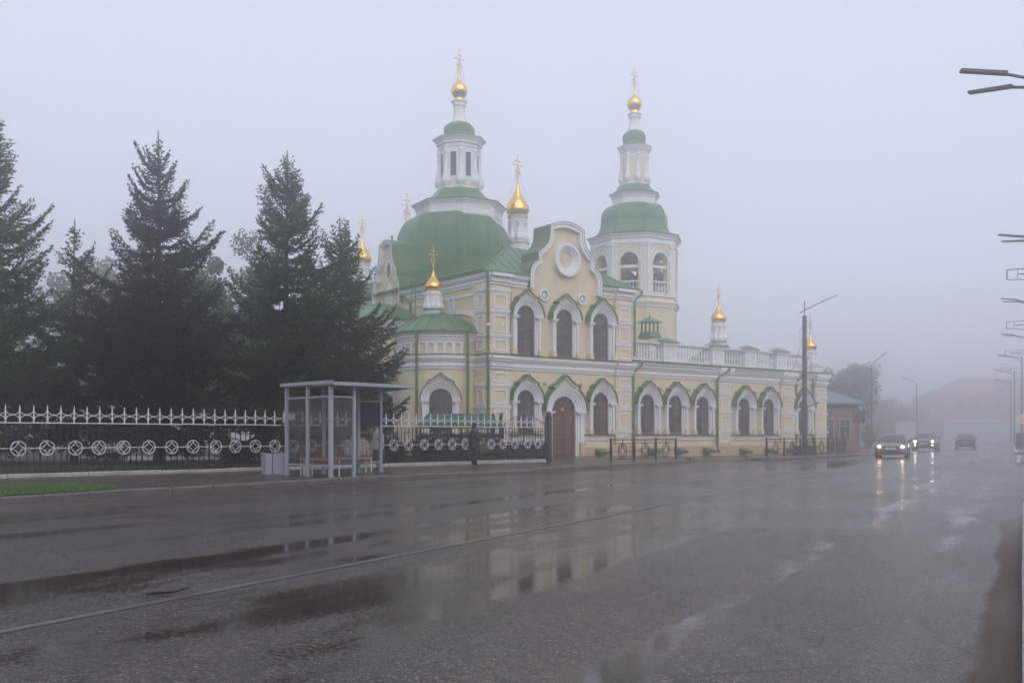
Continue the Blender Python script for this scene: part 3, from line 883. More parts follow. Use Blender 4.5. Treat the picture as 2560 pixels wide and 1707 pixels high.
def drum(c, r, z0, z1, parent, windows, colr):
    d = oct_([(r*1.08,z0),(r*1.08,z0+.12),(r,z0+.14),(r,z1)], 'drum', 'white', c, parent)
    bulb_columns(c, r*.98, z0+.12, z1-.08, colr, d)
    fp = MB(); gp = MB()
    for k in range(8):
        t = OR8+R(22.5)+k*math.pi/4; apo = r*math.cos(R(22.5))
        Mx = Matrix.Translation((c[0]+apo*math.cos(t), c[1]+apo*math.sin(t), 0)) @ Matrix.Rotation(t+R(90), 4, 'Z')
        hw = r*(.145 if windows else .20); b = MB()
        b.box(-hw, hw, -.02, .02, z0+(z1-z0)*.30, z0+(z1-z0)*.84); b.xf(Mx)
        if windows: part(b, 'drum_window', 'glass', d)
        else: gp.add(b.v, b.f)
        b = MB(); frame_panel(b, -hw-.05, hw+.05, z0+(z1-z0)*.28, z0+(z1-z0)*.86, 0, .05, .03); b.xf(Mx); fp.add(b.v, b.f)
        b = MB(); b.box(-hw*1.4, hw*1.4, -.015, .02, z0+.2, z0+(z1-z0)*.22); b.xf(Mx); gp.add(b.v, b.f)
    part(fp, 'drum_window_frame', 'white', d); part(gp, 'drum_panel', 'cream', d)
    return d
dm = drum(DC, 1.30, 16.6, 19.35, None, True, .15)
oct_([(1.30,19.2),(1.36,19.3),(1.36,19.42),(1.48,19.5),(1.48,19.6),(1.6,19.75),(1.72,19.86),(1.72,19.9)], 'drum_cornice', 'white', DC, dm)
cap = oct_([(1.76,19.89),(1.4,20.0),(1.1,20.12),(.98,20.3),(1.0,20.55),(.98,20.75),(.82,20.92),(.6,21.02)], 'cap', 'green_roof', DC)
oct_([(.5,20.95),(.52,21.1),(.44,21.22),(.38,21.5),(.35,21.8),(.37,22.05),(.42,22.12),(.44,22.2),(.42,22.24),(.5,22.36),(.53,22.42),(.3,22.5)], 'neck', 'white', DC, cap, n=8)
on = part(MB().lathe([(.34,22.44),(.34,22.56),(.30,22.62),(.34,22.7),(.47,22.85),(.54,23.05),(.54,23.2),(.47,23.4),(.32,23.55),(.17,23.66),(.09,23.78),(.06,24.0)], 20, (*DC,0)), 'gilded_ball', 'gold', smooth=50)
cross(DC, 24.0, 1.75, on); guy_wires(DC, 23.4, 25.1, .45, on)

# onion cupolas
ONI = [(.72,0),(.74,.06),(.86,.22),(.97,.42),(1.0,.62),(.96,.85),(.84,1.1),(.66,1.38),(.48,1.65),(.33,1.92),(.21,2.2),(.12,2.5),(.07,2.8)]
def cupola(c, r, z0, zon, zbase, zc, n=16, base=True, wires=True, squat=1.0, dk=1.0):
    """r onion radius; drum z0..zon, onion from zon, cross to zc"""
    hb = zon-z0
    pr_ = [(r*.95,z0-.06*hb),(r*1.05,z0-.02*hb),(r*1.05*dk,z0),(r*.72*dk,z0+.02*hb),(r*.70*dk,zon-.20*hb),(r*.78*dk,zon-.18*hb),(r*.78*dk,zon-.12*hb),(r*.72*dk,zon-.11*hb),(r*.9,zon-.03*hb),(r*.92,zon)]
    if base: pr_ = [(r*.92,zbase),(r*.92,z0-.07*hb)]+pr_
    d = part(MB().lathe(pr_, 12, (*c,0)), 'cupola_drum', 'white', smooth=35)
    bulb_columns(c, r*.70*dk, z0+.02*hb, zon-.19*hb, r*.15, d, 8, 0.2)
    o = part(MB().lathe([(a*r, zon+z*r*squat) for a, z in ONI], n, (*c,0)), 'onion_dome', 'gold', d, smooth=50)
    zt = zon+2.8*r*squat
    cross(c, zt-.02, zc-zt, d)
    if wires: guy_wires(c, zon+1.2*r, zt+(zc-zt)*.6, r*.85, d)
    return d
cupola((10.0,10.35), .80, 14.0, 15.75, 11.0, 19.9)
cupola((9.5,23.7), .80, 13.4, 15.15, 8.9, 19.9)
cupola((9.2,30.3), .80, 13.4, 15.3, 8.9, 19.3)
cupola((21.2,2.6), .53, 7.5, 8.75, 6.9, 11.3, n=8, squat=.85, dk=1.18)
cupola((29.0,.85), .50, 6.15, 7.2, 5.6, 9.8, n=8, squat=.85, dk=1.18)
part(MB().box(28.4,29.58,.2,1.5,5.5,6.02).box(28.34,29.64,.14,1.56,6.02,6.08), 'cupola_pedestal', 'white')
part(MB().add([(19.4,1.0,5.6),(23,1.0,5.6),(23,5,5.6),(19.4,5,5.6),(20.8,2.2,7.3),(21.6,2.2,7.3),(21.6,3.0,7.3),(20.8,3.0,7.3)],[(0,1,5,4),(1,2,6,5),(2,3,7,6),(3,0,4,7),(4,5,6,7)]), 'hip_roof', 'green_roof')

# ---- bell tower
TC = (20.7, 10.1); TR = 3.22
tw = oct_([(TR,4.5),(TR,10.25),(TR+.06,10.27),(TR+.06,10.37),(TR+.14,10.42),(TR+.14,10.5),(TR+.22,10.55),(TR+.22,10.62),(TR,10.72),(TR,10.95)], 'bell_tower', 'cream', TC)
oct_([(TR+.01,10.2),(TR+.08,10.24),(TR+.08,10.36),(TR+.16,10.40),(TR+.16,10.5),(TR+.25,10.54),(TR+.25,10.63),(TR+.02,10.70)], 'tower_cornice', 'white', TC, tw)
apo = TR*math.cos(R(22.5)); fw = TR*math.sin(R(22.5))
ow, zsp, zbt = .64, 13.45, 11.15
fmesh = MB()
Aa = [(-ow, zbt), (-ow, zsp)]+arc(ow, zsp, 13)[1:-1]+[(ow, zsp), (ow, zbt)]
fmesh.box(-fw, -ow, 0, .5, 10.9, 15.0); fmesh.box(ow, fw, 0, .5, 10.9, 15.0); fmesh.box(-ow, ow, 0, .5, 10.9, zbt)
ac = arc(ow, zsp, 13); fmesh.strip([(x, 15.0) for x, z in ac], ac, 0, .5)
fm = fmesh.mesh('belfry_wall')
tr_ = MB()
tr_.strip(arc(ow+.20, zsp, 15), arc(ow+.0, zsp, 15), -.07, .03); tr_.strip(arc(ow+.20, zsp, 15), arc(ow+.13, zsp, 15), -.11, .03)
tr_.strip(arc(ow+.3, zsp+.15, 13, R(150), R(30), 1.0), arc(ow+.24, zsp+.15, 13, R(150), R(30), 1.0), -.04, .02)
for sx in (-1, 1):
    for x0, x1 in ((ow+.16, ow+.34), (fw-.22, fw-.02)):
        q = sorted((sx*x0, sx*x1)); tr_.box(q[0], q[1], -.09, .02, 11.0, 14.5)
    q = sorted((sx*(ow+.10), sx*(fw+.03))); tr_.box(q[0], q[1], -.14, .02, 14.5, 14.62); tr_.box(q[0], q[1], -.11, .02, 10.98, 11.1)
tr_.box(-ow-.1, ow+.1, -.06, .02, 10.98, 11.08)
tm = tr_.mesh('belfry_trim')
bal = MB(); bal.box(-ow, ow, .1, .3, 11.2, 11.28); bal.box(-ow, ow, .08, .32, 11.98, 12.08)
bm_ = bal.mesh('belfry_rail')
BAL = [(.055,0),(.055,.06),(.035,.09),(.06,.22),(.068,.30),(.045,.42),(.032,.55),(.05,.60),(.05,.66)]
blm = MB().lathe(BAL, 7).mesh('baluster')
beam = MB().box(-ow, ow, .12, .42, 13.0, 13.2).mesh('belfry_beam')
for k in range(8):
    t = OR8+R(22.5)+k*math.pi/4
    o = obj('belfry_wall', fm, M['cream'], church, loc=(TC[0]+apo*math.cos(t), TC[1]+apo*math.sin(t), 0), rz=t+R(90))
    obj('belfry_trim', tm, M['white'], o)
    obj('belfry_rail', bm_, M['white'], o); obj('belfry_beam', beam, M['white'], o)
    for x in np.linspace(-ow+.12, ow-.12, 5):
        b = obj('baluster', blm, M['white'], o, smooth=50, loc=(x, .2, 11.3)); b.scale = (1, 1, 1.03)
oct_([(TR+.02,14.6),(TR+.02,14.66),(TR+.10,14.7),(TR+.10,14.86),(TR+.04,14.9),(TR+.04,15.05),(TR+.16,15.1),(TR+.16,15.2),(TR+.28,15.3),(TR+.32,15.42),(2.0,15.46)], 'tower_cornice', 'white', TC)
oct_([(TR-.4,14.62),(TR-.4,14.7)], 'belfry_ceiling', 'grey_metal', TC)
oct_([(TR-.3,10.9),(TR-.3,10.98)], 'belfry_floor', 'grey_metal', TC)
M['bronze'] = mat('dark_bell_bronze', (.10, .085, .06), .4, metal=.8, var=.2)
for k, (dx, dy, r, z) in enumerate(((.1,-.2,.62,11.9),(1.5,-1.2,.42,12.1),(-1.4,-1.1,.36,12.2),(1.0,1.3,.4,12.1))):
    part(MB().lathe([(r,0),(r*.96,.06),(r*.78,.3*r),(r*.62,.8*r),(r*.55,1.3*r),(r*.4,1.55*r),(r*.12,1.65*r),(r*.1,2.0*r)], 16, (TC[0]+dx, TC[1]+dy, z)), 'bell', 'bronze', smooth=50)
part(MB().box(TC[0]-2.7, TC[0]+2.7, TC[1]-.3, TC[1]-.1, 13.15, 13.4).box(TC[0]-.1, TC[0]+.1, TC[1]-2.7, TC[1]+2.7, 13.4, 13.6), 'bell_beam', 'white')
td = oct_([(TR+.36,15.40),(TR+.38,15.46),(2.95,15.62),(2.7,15.85),(2.55,16.2),(2.48,16.6),(2.48,17.0),(2.4,17.35),(2.2,17.65),(1.95,17.85),(1.75,17.93)], 'tower_dome', 'green_roof', TC)
rb = MB()
for k in range(8):
    t = OR8+k*math.pi/4
    rb.tube([(TC[0]+(r+.01)*math.cos(t), TC[1]+(r+.01)*math.sin(t), z) for r, z in ((3.5,15.46),(2.95,15.62),(2.7,15.85),(2.55,16.2),(2.48,16.6),(2.48,17.0),(2.4,17.35),(2.2,17.65),(1.95,17.85))], .03, 5)
part(rb, 'dome_seam', 'green_roof', td)
oct_([(1.66,17.8),(1.66,18.4),(1.72,18.42),(1.72,18.5),(1.8,18.6),(1.88,18.68),(1.88,18.72)], 'attic', 'white', TC)
oct_([(1.92,18.71),(1.94,18.75),(1.65,18.85),(1.42,19.05),(1.28,19.25),(1.2,19.42)], 'skirt_roof', 'green_roof', TC)
d2 = drum(TC, 1.0, 19.38, 21.85, None, False, .12)
oct_([(1.02,21.65),(1.06,21.72),(1.06,21.8),(1.16,21.92),(1.25,22.1),(1.3,22.2),(1.3,22.24)], 'drum_cornice', 'white', TC, d2)
c2 = oct_([(1.34,22.23),(1.05,22.34),(.86,22.48),(.84,22.62),(.9,22.85),(.9,23.05),(.82,23.25),(.62,23.42),(.54,23.48)], 'cap', 'green_roof', TC)
oct_([(.56,23.42),(.56,23.55),(.50,23.62),(.42,23.9),(.38,24.2),(.40,24.4),(.48,24.46),(.48,24.54),(.46,24.57),(.54,24.68),(.56,24.74),(.3,24.8)], 'neck', 'white', TC, c2)
on = part(MB().lathe([(.36,24.76),(.36,24.86),(.31,24.94),(.34,25.03),(.48,25.2),(.56,25.42),(.56,25.56),(.49,25.78),(.33,25.94),(.17,26.06),(.09,26.2),(.06,26.5)], 20, (*TC,0)), 'gilded_ball', 'gold', smooth=50)
cross(TC, 26.5, 1.65, on); guy_wires(TC, 25.7, 27.6, .5, on)

# ---- wing roof, balustrade with piers, chimney lantern
part(MB().box(BW+.02, WX1-.02, .1, WD-.05, 5.46, 5.6), 'wing_roof', 'green_roof')
ym = .50
piers = (13.85, 18.3, 21.55, 24.85)
pm = MB().box(-.55,.55,-.35,.35,0,1.2).box(-.6,.6,-.4,.4,0,.12).box(-.62,.62,-.42,.42,1.02,1.12).box(-.66,.66,-.46,.46,1.12,1.2)
frame_panel(pm, -.3, .3, .28, .88, -.35, .06, .03)
pmm = pm.mesh('pier'); pcm = MB().add([(-.72,-.52,1.2),(.72,-.52,1.2),(.72,.52,1.2),(-.72,.52,1.2),(-.72,-.52,1.24),(.72,-.52,1.24),(.72,.52,1.24),(-.72,.52,1.24),(-.05,-.05,1.52),(.05,-.05,1.52),(.05,.05,1.52),(-.05,.05,1.52)],
   [(0,1,5,4),(1,2,6,5),(2,3,7,6),(3,0,4,7),(4,5,9,8),(5,6,10,9),(6,7,11,10),(7,4,8,11),(8,9,10,11),(3,2,1,0)]).mesh('pier_cap')
for x in piers:
    p = obj('pier', pmm, M['white'], church, loc=(x, ym, 5.6)); obj('pier_cap', pcm, M['green_roof'], p)
edges = [BW+.05]+sum([[x-.55, x+.55] for x in piers], [])+[28.4]
bl2 = MB().lathe([(r*1.15, z*1.32) for r, z in BAL], 7).mesh('baluster')
for a, c in zip(edges[0::2], edges[1::2]):
    L = c-a
    r_ = MB().box(a+.005, c-.005, ym-.13, ym+.13, 5.62, 5.74).box(a+.005, c-.005, ym-.14, ym+.14, 6.66, 6.72).box(a+.005, c-.005, ym-.18, ym+.18, 6.72, 6.82)
    ro = part(r_, 'balustrade', 'white')
    nb = max(3, int(L/.24))
    for k in range(nb):
        obj('baluster', bl2, M['white'], ro, smooth=50, loc=(a+(k+.5)*L/nb, ym, 5.77))
lx, ly = 15.0, 3.0
ch = part(MB().box(lx-.36,lx+.36,ly-.36,ly+.36,5.6,7.35).box(lx-.42,lx+.42,ly-.42,ly+.42,6.95,7.05).box(lx-.46,lx+.46,ly-.46,ly+.46,7.2,7.32), 'chimney_lantern', 'white')
lg = MB().add([(lx+sx*.56, ly+sy*.56, 7.36) for sx, sy in ((-1,-1),(1,-1),(1,1),(-1,1))]+[(lx+sx*.42, ly+sy*.42, 7.74) for sx, sy in ((-1,-1),(1,-1),(1,1),(-1,1))], [(0,1,5,4),(1,2,6,5),(2,3,7,6),(3,0,4,7),(4,5,6,7),(3,2,1,0)])
for sx in (-1, 0, 1):
    for sy in (-1, 0, 1):
        if sx or sy: lg.box(lx+sx*.36-.045, lx+sx*.36+.045, ly+sy*.36-.045, ly+sy*.36+.045, 7.74, 8.36)
lg.add([(lx+sx*.62, ly+sy*.62, 8.36) for sx, sy in ((-1,-1),(1,-1),(1,1),(-1,1))]+[(lx+sx*.06, ly+sy*.06, 8.72) for sx, sy in ((-1,-1),(1,-1),(1,1),(-1,1))], [(0,1,5,4),(1,2,6,5),(2,3,7,6),(3,0,4,7),(4,5,6,7),(3,2,1,0)])
lg.tube([(lx,ly,8.7),(lx,ly,9.05)], [.05,.01], 5)
part(lg, 'lantern_roof', 'green_roof', ch)
part(MB().box(BW+.02, 13.2, 4.6, 5.2, 5.6, 8.1), 'link_wall', 'cream'); part(MB().box(BW+.02, 13.3, 4.45, 5.35, 8.1, 8.2), 'link_wall_cap', 'green_roof')

# ---- side apse with blind arcade
AC = (-.7, 3.4); AR = 2.32
arcp = [(0.05, AC[1]+AR)]+[(AC[0]+AR*math.cos(t), AC[1]+AR*math.sin(t)) for t in np.linspace(R(90), R(270), 33)]+[(0.05, AC[1]-AR)]
apse = part(MB().zprism(arcp, -.4, 6.5), 'apse', 'cream', smooth=30)
part(MB().sweep(arcp, plp, False), 'apse_plinth', 'cream_low', apse)
part(MB().sweep(arcp, mid[:-1]+[(0,5.33)], False), 'apse_cornice', 'white', apse, smooth=30)
part(MB().sweep(arcp, [(0,5.335),(.28,5.33),(.29,5.36),(0,5.42)], False), 'apse_flashing', 'green_trim', apse, smooth=30)
part(MB().sweep(arcp, [(0,6.02),(.08,6.02),(.08,6.12),(.13,6.14),(.13,6.24),(.2,6.28),(.2,6.38),(.28,6.44),(.28,6.52),(0,6.52)], False), 'apse_cornice', 'white', apse, smooth=30)
# arcade: white piers and arches on the cream drum
def wrap(mb, rad, a_c):
    """bend a flat panel (x along the wall, -y out) onto the apse"""
    out = []
    for x, y, z in mb.v:
        a = a_c+x/rad
        rr = rad-y
        out.append((AC[0]+rr*math.cos(a), AC[1]+rr*math.sin(a), z))
    mb.v = out; return mb
seg = .46
for k in range(16):
    a_c = R(93)+ (k+.5)*seg/AR
    if a_c > R(272): break
    b = MB(); ac = arc(.15, 5.82, 9)
    b.strip([(x, 6.03) for x, z in ac], ac, -.075, .01)
    b.box(-seg/2, -.15, -.075, .01, 5.42, 6.03); b.box(.15, seg/2, -.075, .01, 5.42, 6.03)
    part(wrap(b, AR, a_c), 'arcade_arch', 'white', apse)
# roof of the apse: half dome with ribs
def half_dome(poly, z0, top, hgt, over, seam_every=2, curve=1.6):
    P = [Vector((x, y)) for x, y in poly]; T = Vector(top); b = MB(); rings = []
    N = 8
    for k in range(N+1):
        t = k/N
        f = 1-t; z = z0+hgt*(1-(f**curve))
        ring = []
        for p in P:
            d = (p-T); L = d.length
            q = T+d*(f*(L+over)/L) if k < N else T+d*.02
            ring.append((q.x, q.y, z))
        rings.append(ring)
    n = len(P); vs = [p for r in rings for p in r]
    b.add(vs, [(k*n+i, k*n+i+1, (k+1)*n+i+1, (k+1)*n+i) for k in range(N) for i in range(n-1)])
    b.add([(x, y, z-.1) for x, y, z in rings[0]]+rings[0], [(i, i+1, n+i+1, n+i) for i in range(n-1)])
    s_ = MB()
    for i in range(0, n, seam_every):
        s_.tube([(rings[k][i][0], rings[k][i][1], rings[k][i][2]+.012) for k in range(N)], .022, 4)
    return b, s_
hb, hs = half_dome(arcp, 6.62, (-.95, 3.4), 1.2, .40, 3)
ar_ = part(hb, 'apse_roof', 'green_roof', smooth=40); part(hs, 'roof_seam', 'green_roof', ar_)
cupola((-1.2,3.4), .50, 7.95, 8.92, 7.4, 11.4, n=8, squat=.82, dk=1.2)
# apse window and further windows of the left side
wa = R(236)
o = copy_tree(lo, church, (AC[0]+(AR-.02)*math.cos(wa), AC[1]+(AR-.02)*math.sin(wa), 0), wa+R(90))
# main apse farther back
AC2 = (-1.2, 10.1)
arc2 = [(0.05, 13.3)]+[(AC2[0]+3.0*math.cos(t), AC2[1]+3.2*math.sin(t)) for t in np.linspace(R(90), R(270), 25)]+[(0.05, 6.9)]
ap2 = part(MB().zprism(arc2, -.4, 7.7), 'altar_apse', 'cream', smooth=30)
part(MB().sweep(arc2, [(0,7.1),(.08,7.1),(.1,7.25),(.2,7.35),(.28,7.6),(.28,7.7),(0,7.7)], False), 'apse_cornice', 'white', ap2, smooth=30)
part(MB().sweep(arc2, mid[:-1]+[(0,5.33)], False), 'apse_cornice', 'white', ap2, smooth=30)
hb, hs = half_dome(arc2, 7.78, (-.3, 10.1), 1.25, .40, 3)
a2 = part(hb, 'altar_apse_roof', 'green_roof', smooth=40); part(hs, 'roof_seam', 'green_roof', a2)
for wa2 in (R(215), R(250)):
    copy_tree(lo, church, (AC2[0]+2.98*math.cos(wa2), AC2[1]+3.18*math.sin(wa2), 0), wa2+R(90))

# ---- downpipes, ladder, vents, cameras, lamps on the wall
def pipe(P, r=.075, name='downpipe'):
    o = part(MB().tube(P, r, 8), name, 'green_trim', smooth=40)
    b = MB(); p0 = Vector(P[-1])
    zs_ = [P[k] for k in range(len(P))]
    for k in range(len(P)-1):
        a, c = Vector(P[k]), Vector(P[k+1])
        if abs(c.z-a.z) > 2:
            for t in (.2, .5, .8):
                q = a+(c-a)*t; b.lathe([(r*1.25,-.03),(r*1.25,.03)], 8, tuple(q))
    if b.v: part(b, 'pipe_clamp', 'green_trim', o)
    return o
pipe([(-.30,-.33,9.66),(-.30,-.33,9.45),(-.26,-.30,9.2),(-.26,-.30,5.55)])
pipe([(-.36,-.40,5.5),(-.36,-.40,5.2),(-.22,-.26,4.75),(-.22,-.26,.25),(-.3,-.36,.12)])
pipe([(BW+.55,-.38,9.66),(BW+.55,-.38,9.42),(BW+.06,-.3,9.0),(BW+.06,-.3,5.75)])
pipe([(BW+.50,-.48,5.5),(BW+.48,-.48,5.25),(BW+.03,-.24,4.8),(BW+.03,-.24,.2),(BW+.03,-.36,.1)])
pipe([(18.6,-.50,5.5),(18.6,-.50,5.3),(17.86,-.16,4.75),(17.86,-.16,.25),(17.9,-.3,.1)])
pipe([(26.4,-.50,5.5),(26.4,-.50,5.3),(26.02,-.14,4.8),(26.02,-.14,.2)])
pipe([(27.95,-.12,5.5),(27.95,-.12,.2)])
for a in (R(208), R(268)):
    c_, s_ = math.cos(a), math.sin(a)
    pipe([(AC[0]+(AR+.34)*c_, AC[1]+(AR+.34)*s_, 6.6), (AC[0]+(AR+.34)*c_, AC[1]+(AR+.34)*s_, .3)])
pipe([(-.2,8.2,9.6),(-.2,8.2,9.3),(-.1,7.6,8.9),(-.1,7.6,7.9)])
lad = MB()
for y in (6.6, 7.05): lad.tube([(-.35, y, 7.6), (-.35, y, 10.1)], .022, 4)
for k in range(9): lad.tube([(-.35, 6.6, 7.75+k*.27), (-.35, 7.05, 7.75+k*.27)], .016, 4)
for z in (7.9, 9.3): lad.tube([(-.35, 6.6, z), (0, 6.4, z)], .016, 4)
part(lad, 'roof_ladder', 'green_trim')
vm = MB().add([(-.33,-.5,.0),(.33,-.5,.0),(.33,0,.0),(-.33,0,.0),(-.36,-.55,.13),(.36,-.55,.13),(.36,0,.30),(-.36,0,.30),(-.36,-.55,.16),(.36,-.55,.16),(.36,0,.33),(-.36,0,.33)],
  [(3,2,1,0),(0,1,5,4),(1,2,6,5),(3,0,4,7),(4,5,9,8),(5,6,10,9),(7,4,8,11),(8,9,10,11)]).mesh('vent_hood')
for x in (7.7, 11.9, 14.2, 16.8, 20.3, 22.9, 25.2): obj('vent_hood', vm, M['green_trim'], church, loc=(x, -.165, .06 if x < 18 else -.02))
for x in (3.75, 6.35): part(MB().box(x-.06,x+.06,-.12,.01,3.95,4.05).sphere((x,-.15,3.96),.07,8,5), 'wall_lamp', 'grey_metal')
for x in (12.82, 15.3, 21.75): part(MB().box(x-.05,x+.05,-.10,.04,3.9,4.0).sphere((x,-.12,3.92),.06,8,5), 'wall_lamp', 'grey_metal')
part(MB().box(-.36,-.14,-.42,-.3,6.82,6.95).tube([(-.25,-.36,6.9),(-.1,-.15,6.9)],.02,4), 'security_camera', 'plate_white')
part(MB().box(.35,.6,-.62,-.5,6.86,6.98).tube([(.5,-.55,6.92),(.4,-.18,6.92)],.02,4), 'security_camera', 'plate_white')
part(MB().tube([(1.36,-.2,9.0),(1.36,-.06,5.6),(1.42,-.32,5.3),(1.34,-.06,4.6),(1.36,-.05,.6)], .012, 4), 'lightning_cable', 'dark_iron')
part(MB().box(4.0,6.15,-.9,.0,-.35,-.1).box(3.8,6.35,-1.2,.0,-.5,-.24), 'door_step', 'kerb')

# ------------------------------------------------------------------ iron fence along the churchyard
FA = math.atan2(16.0, 15.31)
U = .365; NP = 33
fx0 = -13.9-3*.73*math.cos(FA); fy0 = 26.3-3*.73*math.sin(FA)
fence = tag(empty('iron_fence', (fx0, fy0, 0), FA), 'long black iron fence with white spiked arches and white ring ornaments beside the pavement', 'fence')
PW = (22.14+3*.73)/NP
M['fence_black'] = mat('black_painted_iron', (.014, .015, .015), .45, var=.2, scale=8)
M['fence_white'] = M['pale_iron']
pk = MB().box(-.011,.011,-.011,.011,.24,1.64).mesh('picket')
fin = MB()
fin.box(-.016,.016,-.012,.012,1.66,2.08); fin.tube([(0,0,2.07),(0,0,2.15)], [.018,.006], 4)
for sx in (-1, 1):
    Uc = [(sx*(PW/4)*(1-math.cos(t)), 0, 2.045-.165*math.sin(t)**.8) for t in np.linspace(0, math.pi/2, 8)]
    fin.tube(Uc, .013, 4)
    Dc = [(sx*(PW/4)*(1-math.cos(t)), 0, 1.67+.195*math.sin(t)**.8) for t in np.linspace(0, math.pi/2, 8)]
    fin.tube(Dc, .013, 4)
finm = fin.mesh('finial')
rg = MB(); C = np.linspace(0, 2*math.pi, 25)
rg.tube([(.20*math.cos(t), -.012, .94+.20*math.sin(t)) for t in C], .015, 4)
for k in range(4):
    a0 = k*math.pi/2
    cx, cz = .20*math.cos(a0)+.20*math.cos(a0+math.pi/2), .20*math.sin(a0)+.20*math.sin(a0+math.pi/2)
    P = []
    for t in np.linspace(0, 1, 8):
        p0 = Vector((.20*math.cos(a0), .20*math.sin(a0))); p2 = Vector((.20*math.cos(a0+math.pi/2), .20*math.sin(a0+math.pi/2)))
        q = p0*(1-t)**2+Vector((.03*(math.cos(a0)+math.cos(a0+math.pi/2)), .03*(math.sin(a0)+math.sin(a0+math.pi/2))))*2*t*(1-t)+p2*t*t
        P.append((q.x, -.012, .94+q.y))
    rg.tube(P, .012, 4)
rgm = rg.mesh('ring_ornament')
rl = MB().box(-PW/2+.004, PW/2-.004, -.02, .02, 1.635, 1.665).mesh('top_rail')
ml1 = MB().box(-PW/2+.004, -.20, -.018, .005, .929, .951).mesh('middle_rail')
ml2 = MB().box(.20, PW/2-.004, -.018, .005, .929, .951).mesh('middle_rail')
fr_ = MB()
fr_.box(-.20,.20,-.01,.01,1.39,1.415); fr_.box(-.20,.20,-.01,.01,.46,.485); fr_.box(-.21,-.19,-.01,.01,.46,1.415); fr_.box(.19,.21,-.01,.01,.46,1.415)
frm = fr_.mesh('panel_frame')
bl = MB().box(-PW/2+.004, PW/2-.004, -.012, .012, .27, .295).mesh('bottom_rail')
bw = MB().loft([[(x, -.14, -.05), (x, .10, -.05), (x, .10, .23), (x, -.10, .25), (x, -.13, .22)] for x in (-PW*1.5+.01, PW*1.5-.01)]).mesh('base_block')
for k in range(NP):
    x = (k+.5)*PW
    zj = random.uniform(-.006, .006)
    for dx in (-.5, -.25, 0, .25): obj('picket', pk, M['fence_black'], fence, loc=(x+dx*PW, .0, zj))
    for dx in (-.5, 0): obj('finial', finm, M['fence_white'], fence, loc=(x+dx*PW, 0, zj))
    o = obj('ring_ornament', rgm, M['fence_white'], fence, loc=(x, -.006, zj)); o.rotation_euler = (0, random.uniform(-.05, .05), 0)
    obj('top_rail', rl, M['fence_white'], fence, loc=(x, 0, zj))
    obj('middle_rail', ml1, M['fence_white'], fence, loc=(x, 0, zj)); obj('middle_rail', ml2, M['fence_white'], fence, loc=(x, 0, zj))
    obj('panel_frame', frm, M['fence_black'], fence, loc=(x, .013, zj)); obj('bottom_rail', bl, M['fence_black'], fence, loc=(x, .0, zj))
    if k % 3 == 1:
        obj('base_block', bw, M['whitewash'] if k not in (10, 28) else M['kerb'], fence, loc=(x, random.uniform(-.01, .01), random.uniform(-.012, .012)-.02+.03*k/NP))
def ball_post(name, x, y, h, r, label, z0=.13):
    o = tag(empty(name, (x, y, z0)), label, 'gate post')
    MB().box(-r, r, -r, r, -.05, h).box(-r*1.15, r*1.15, -r*1.15, r*1.15, h, h+.04).build('shaft', M['gate'], o, rz=FA)
    MB().sphere((0, 0, h+.04+r*1.0), r*1.15, 12, 8).build('ball', M['gate'], o, smooth=True)
    return o
M['gate'] = mat('dark_grey_gate_paint', (.035, .037, .042), .5, var=.12, scale=5)
ball_post('gate_post', 1.62, 42.65, 1.95, .11, 'thick dark gate post with ball top at the church door end of the fence', .15)
ball_post('gate_post', -.50, 44.6, 1.95, .07, 'right one of two slim ball-topped gate posts by the church corner', .2)
ball_post('gate_post', -.88, 45.0, 1.95, .07, 'left one of two slim ball-topped gate posts by the church corner', .2)
# arched double gate
ga = Vector((-.42, 44.55)); gc = Vector((1.50, 42.78)); gL = (gc-ga).length
gate = tag(empty('arched_gate', (ga.x, ga.y, .18), math.atan2(gc.y-ga.y, gc.x-ga.x)), 'dark arched iron double gate with scrollwork beside the church door', 'gate')
for sx in (0, 1):
    x0, x1 = (.04, gL/2-.02) if sx == 0 else (gL/2+.02, gL-.04)
    lf = MB(); top = lambda x: 1.62+.40*math.sin(math.pi*x/gL)
    P = [(x, 0, top(x)) for x in np.linspace(x0, x1, 9)]
    lf.tube(P, .022, 5); lf.tube([(p[0], 0, p[2]-.10) for p in P], .012, 4)
    for x in (x0, x1): lf.tube([(x, 0, .05), (x, 0, top(x))], .022, 4)
    for z in (.1, .8, 1.3): lf.tube([(x0, 0, z), (x1, 0, z)], .016, 4)
    leaf = lf.build('gate_leaf', M['gate'], gate)
    nb = 9
    for k in range(1, nb):
        x = x0+(x1-x0)*k/nb
        MB().tube([(x, 0, .1), (x, 0, top(x)-.1)], .009, 4).build('bar', M['gate'], leaf)
        s_ = MB()
        for zc in (1.45, 1.15):
            s_ = MB(); s_.tube([(x+.045*(1-t/9)*math.cos(t), 0, zc+.05*(1-t/9)*math.sin(t)) for t in np.linspace(0, 7, 14)], .006, 3)
            s_.build('scroll', M['gate'], leaf)
    MB().box(x0+.02, x1-.02, -.006, .006, .1, .8).build('gate_panel', M['gate'], leaf)

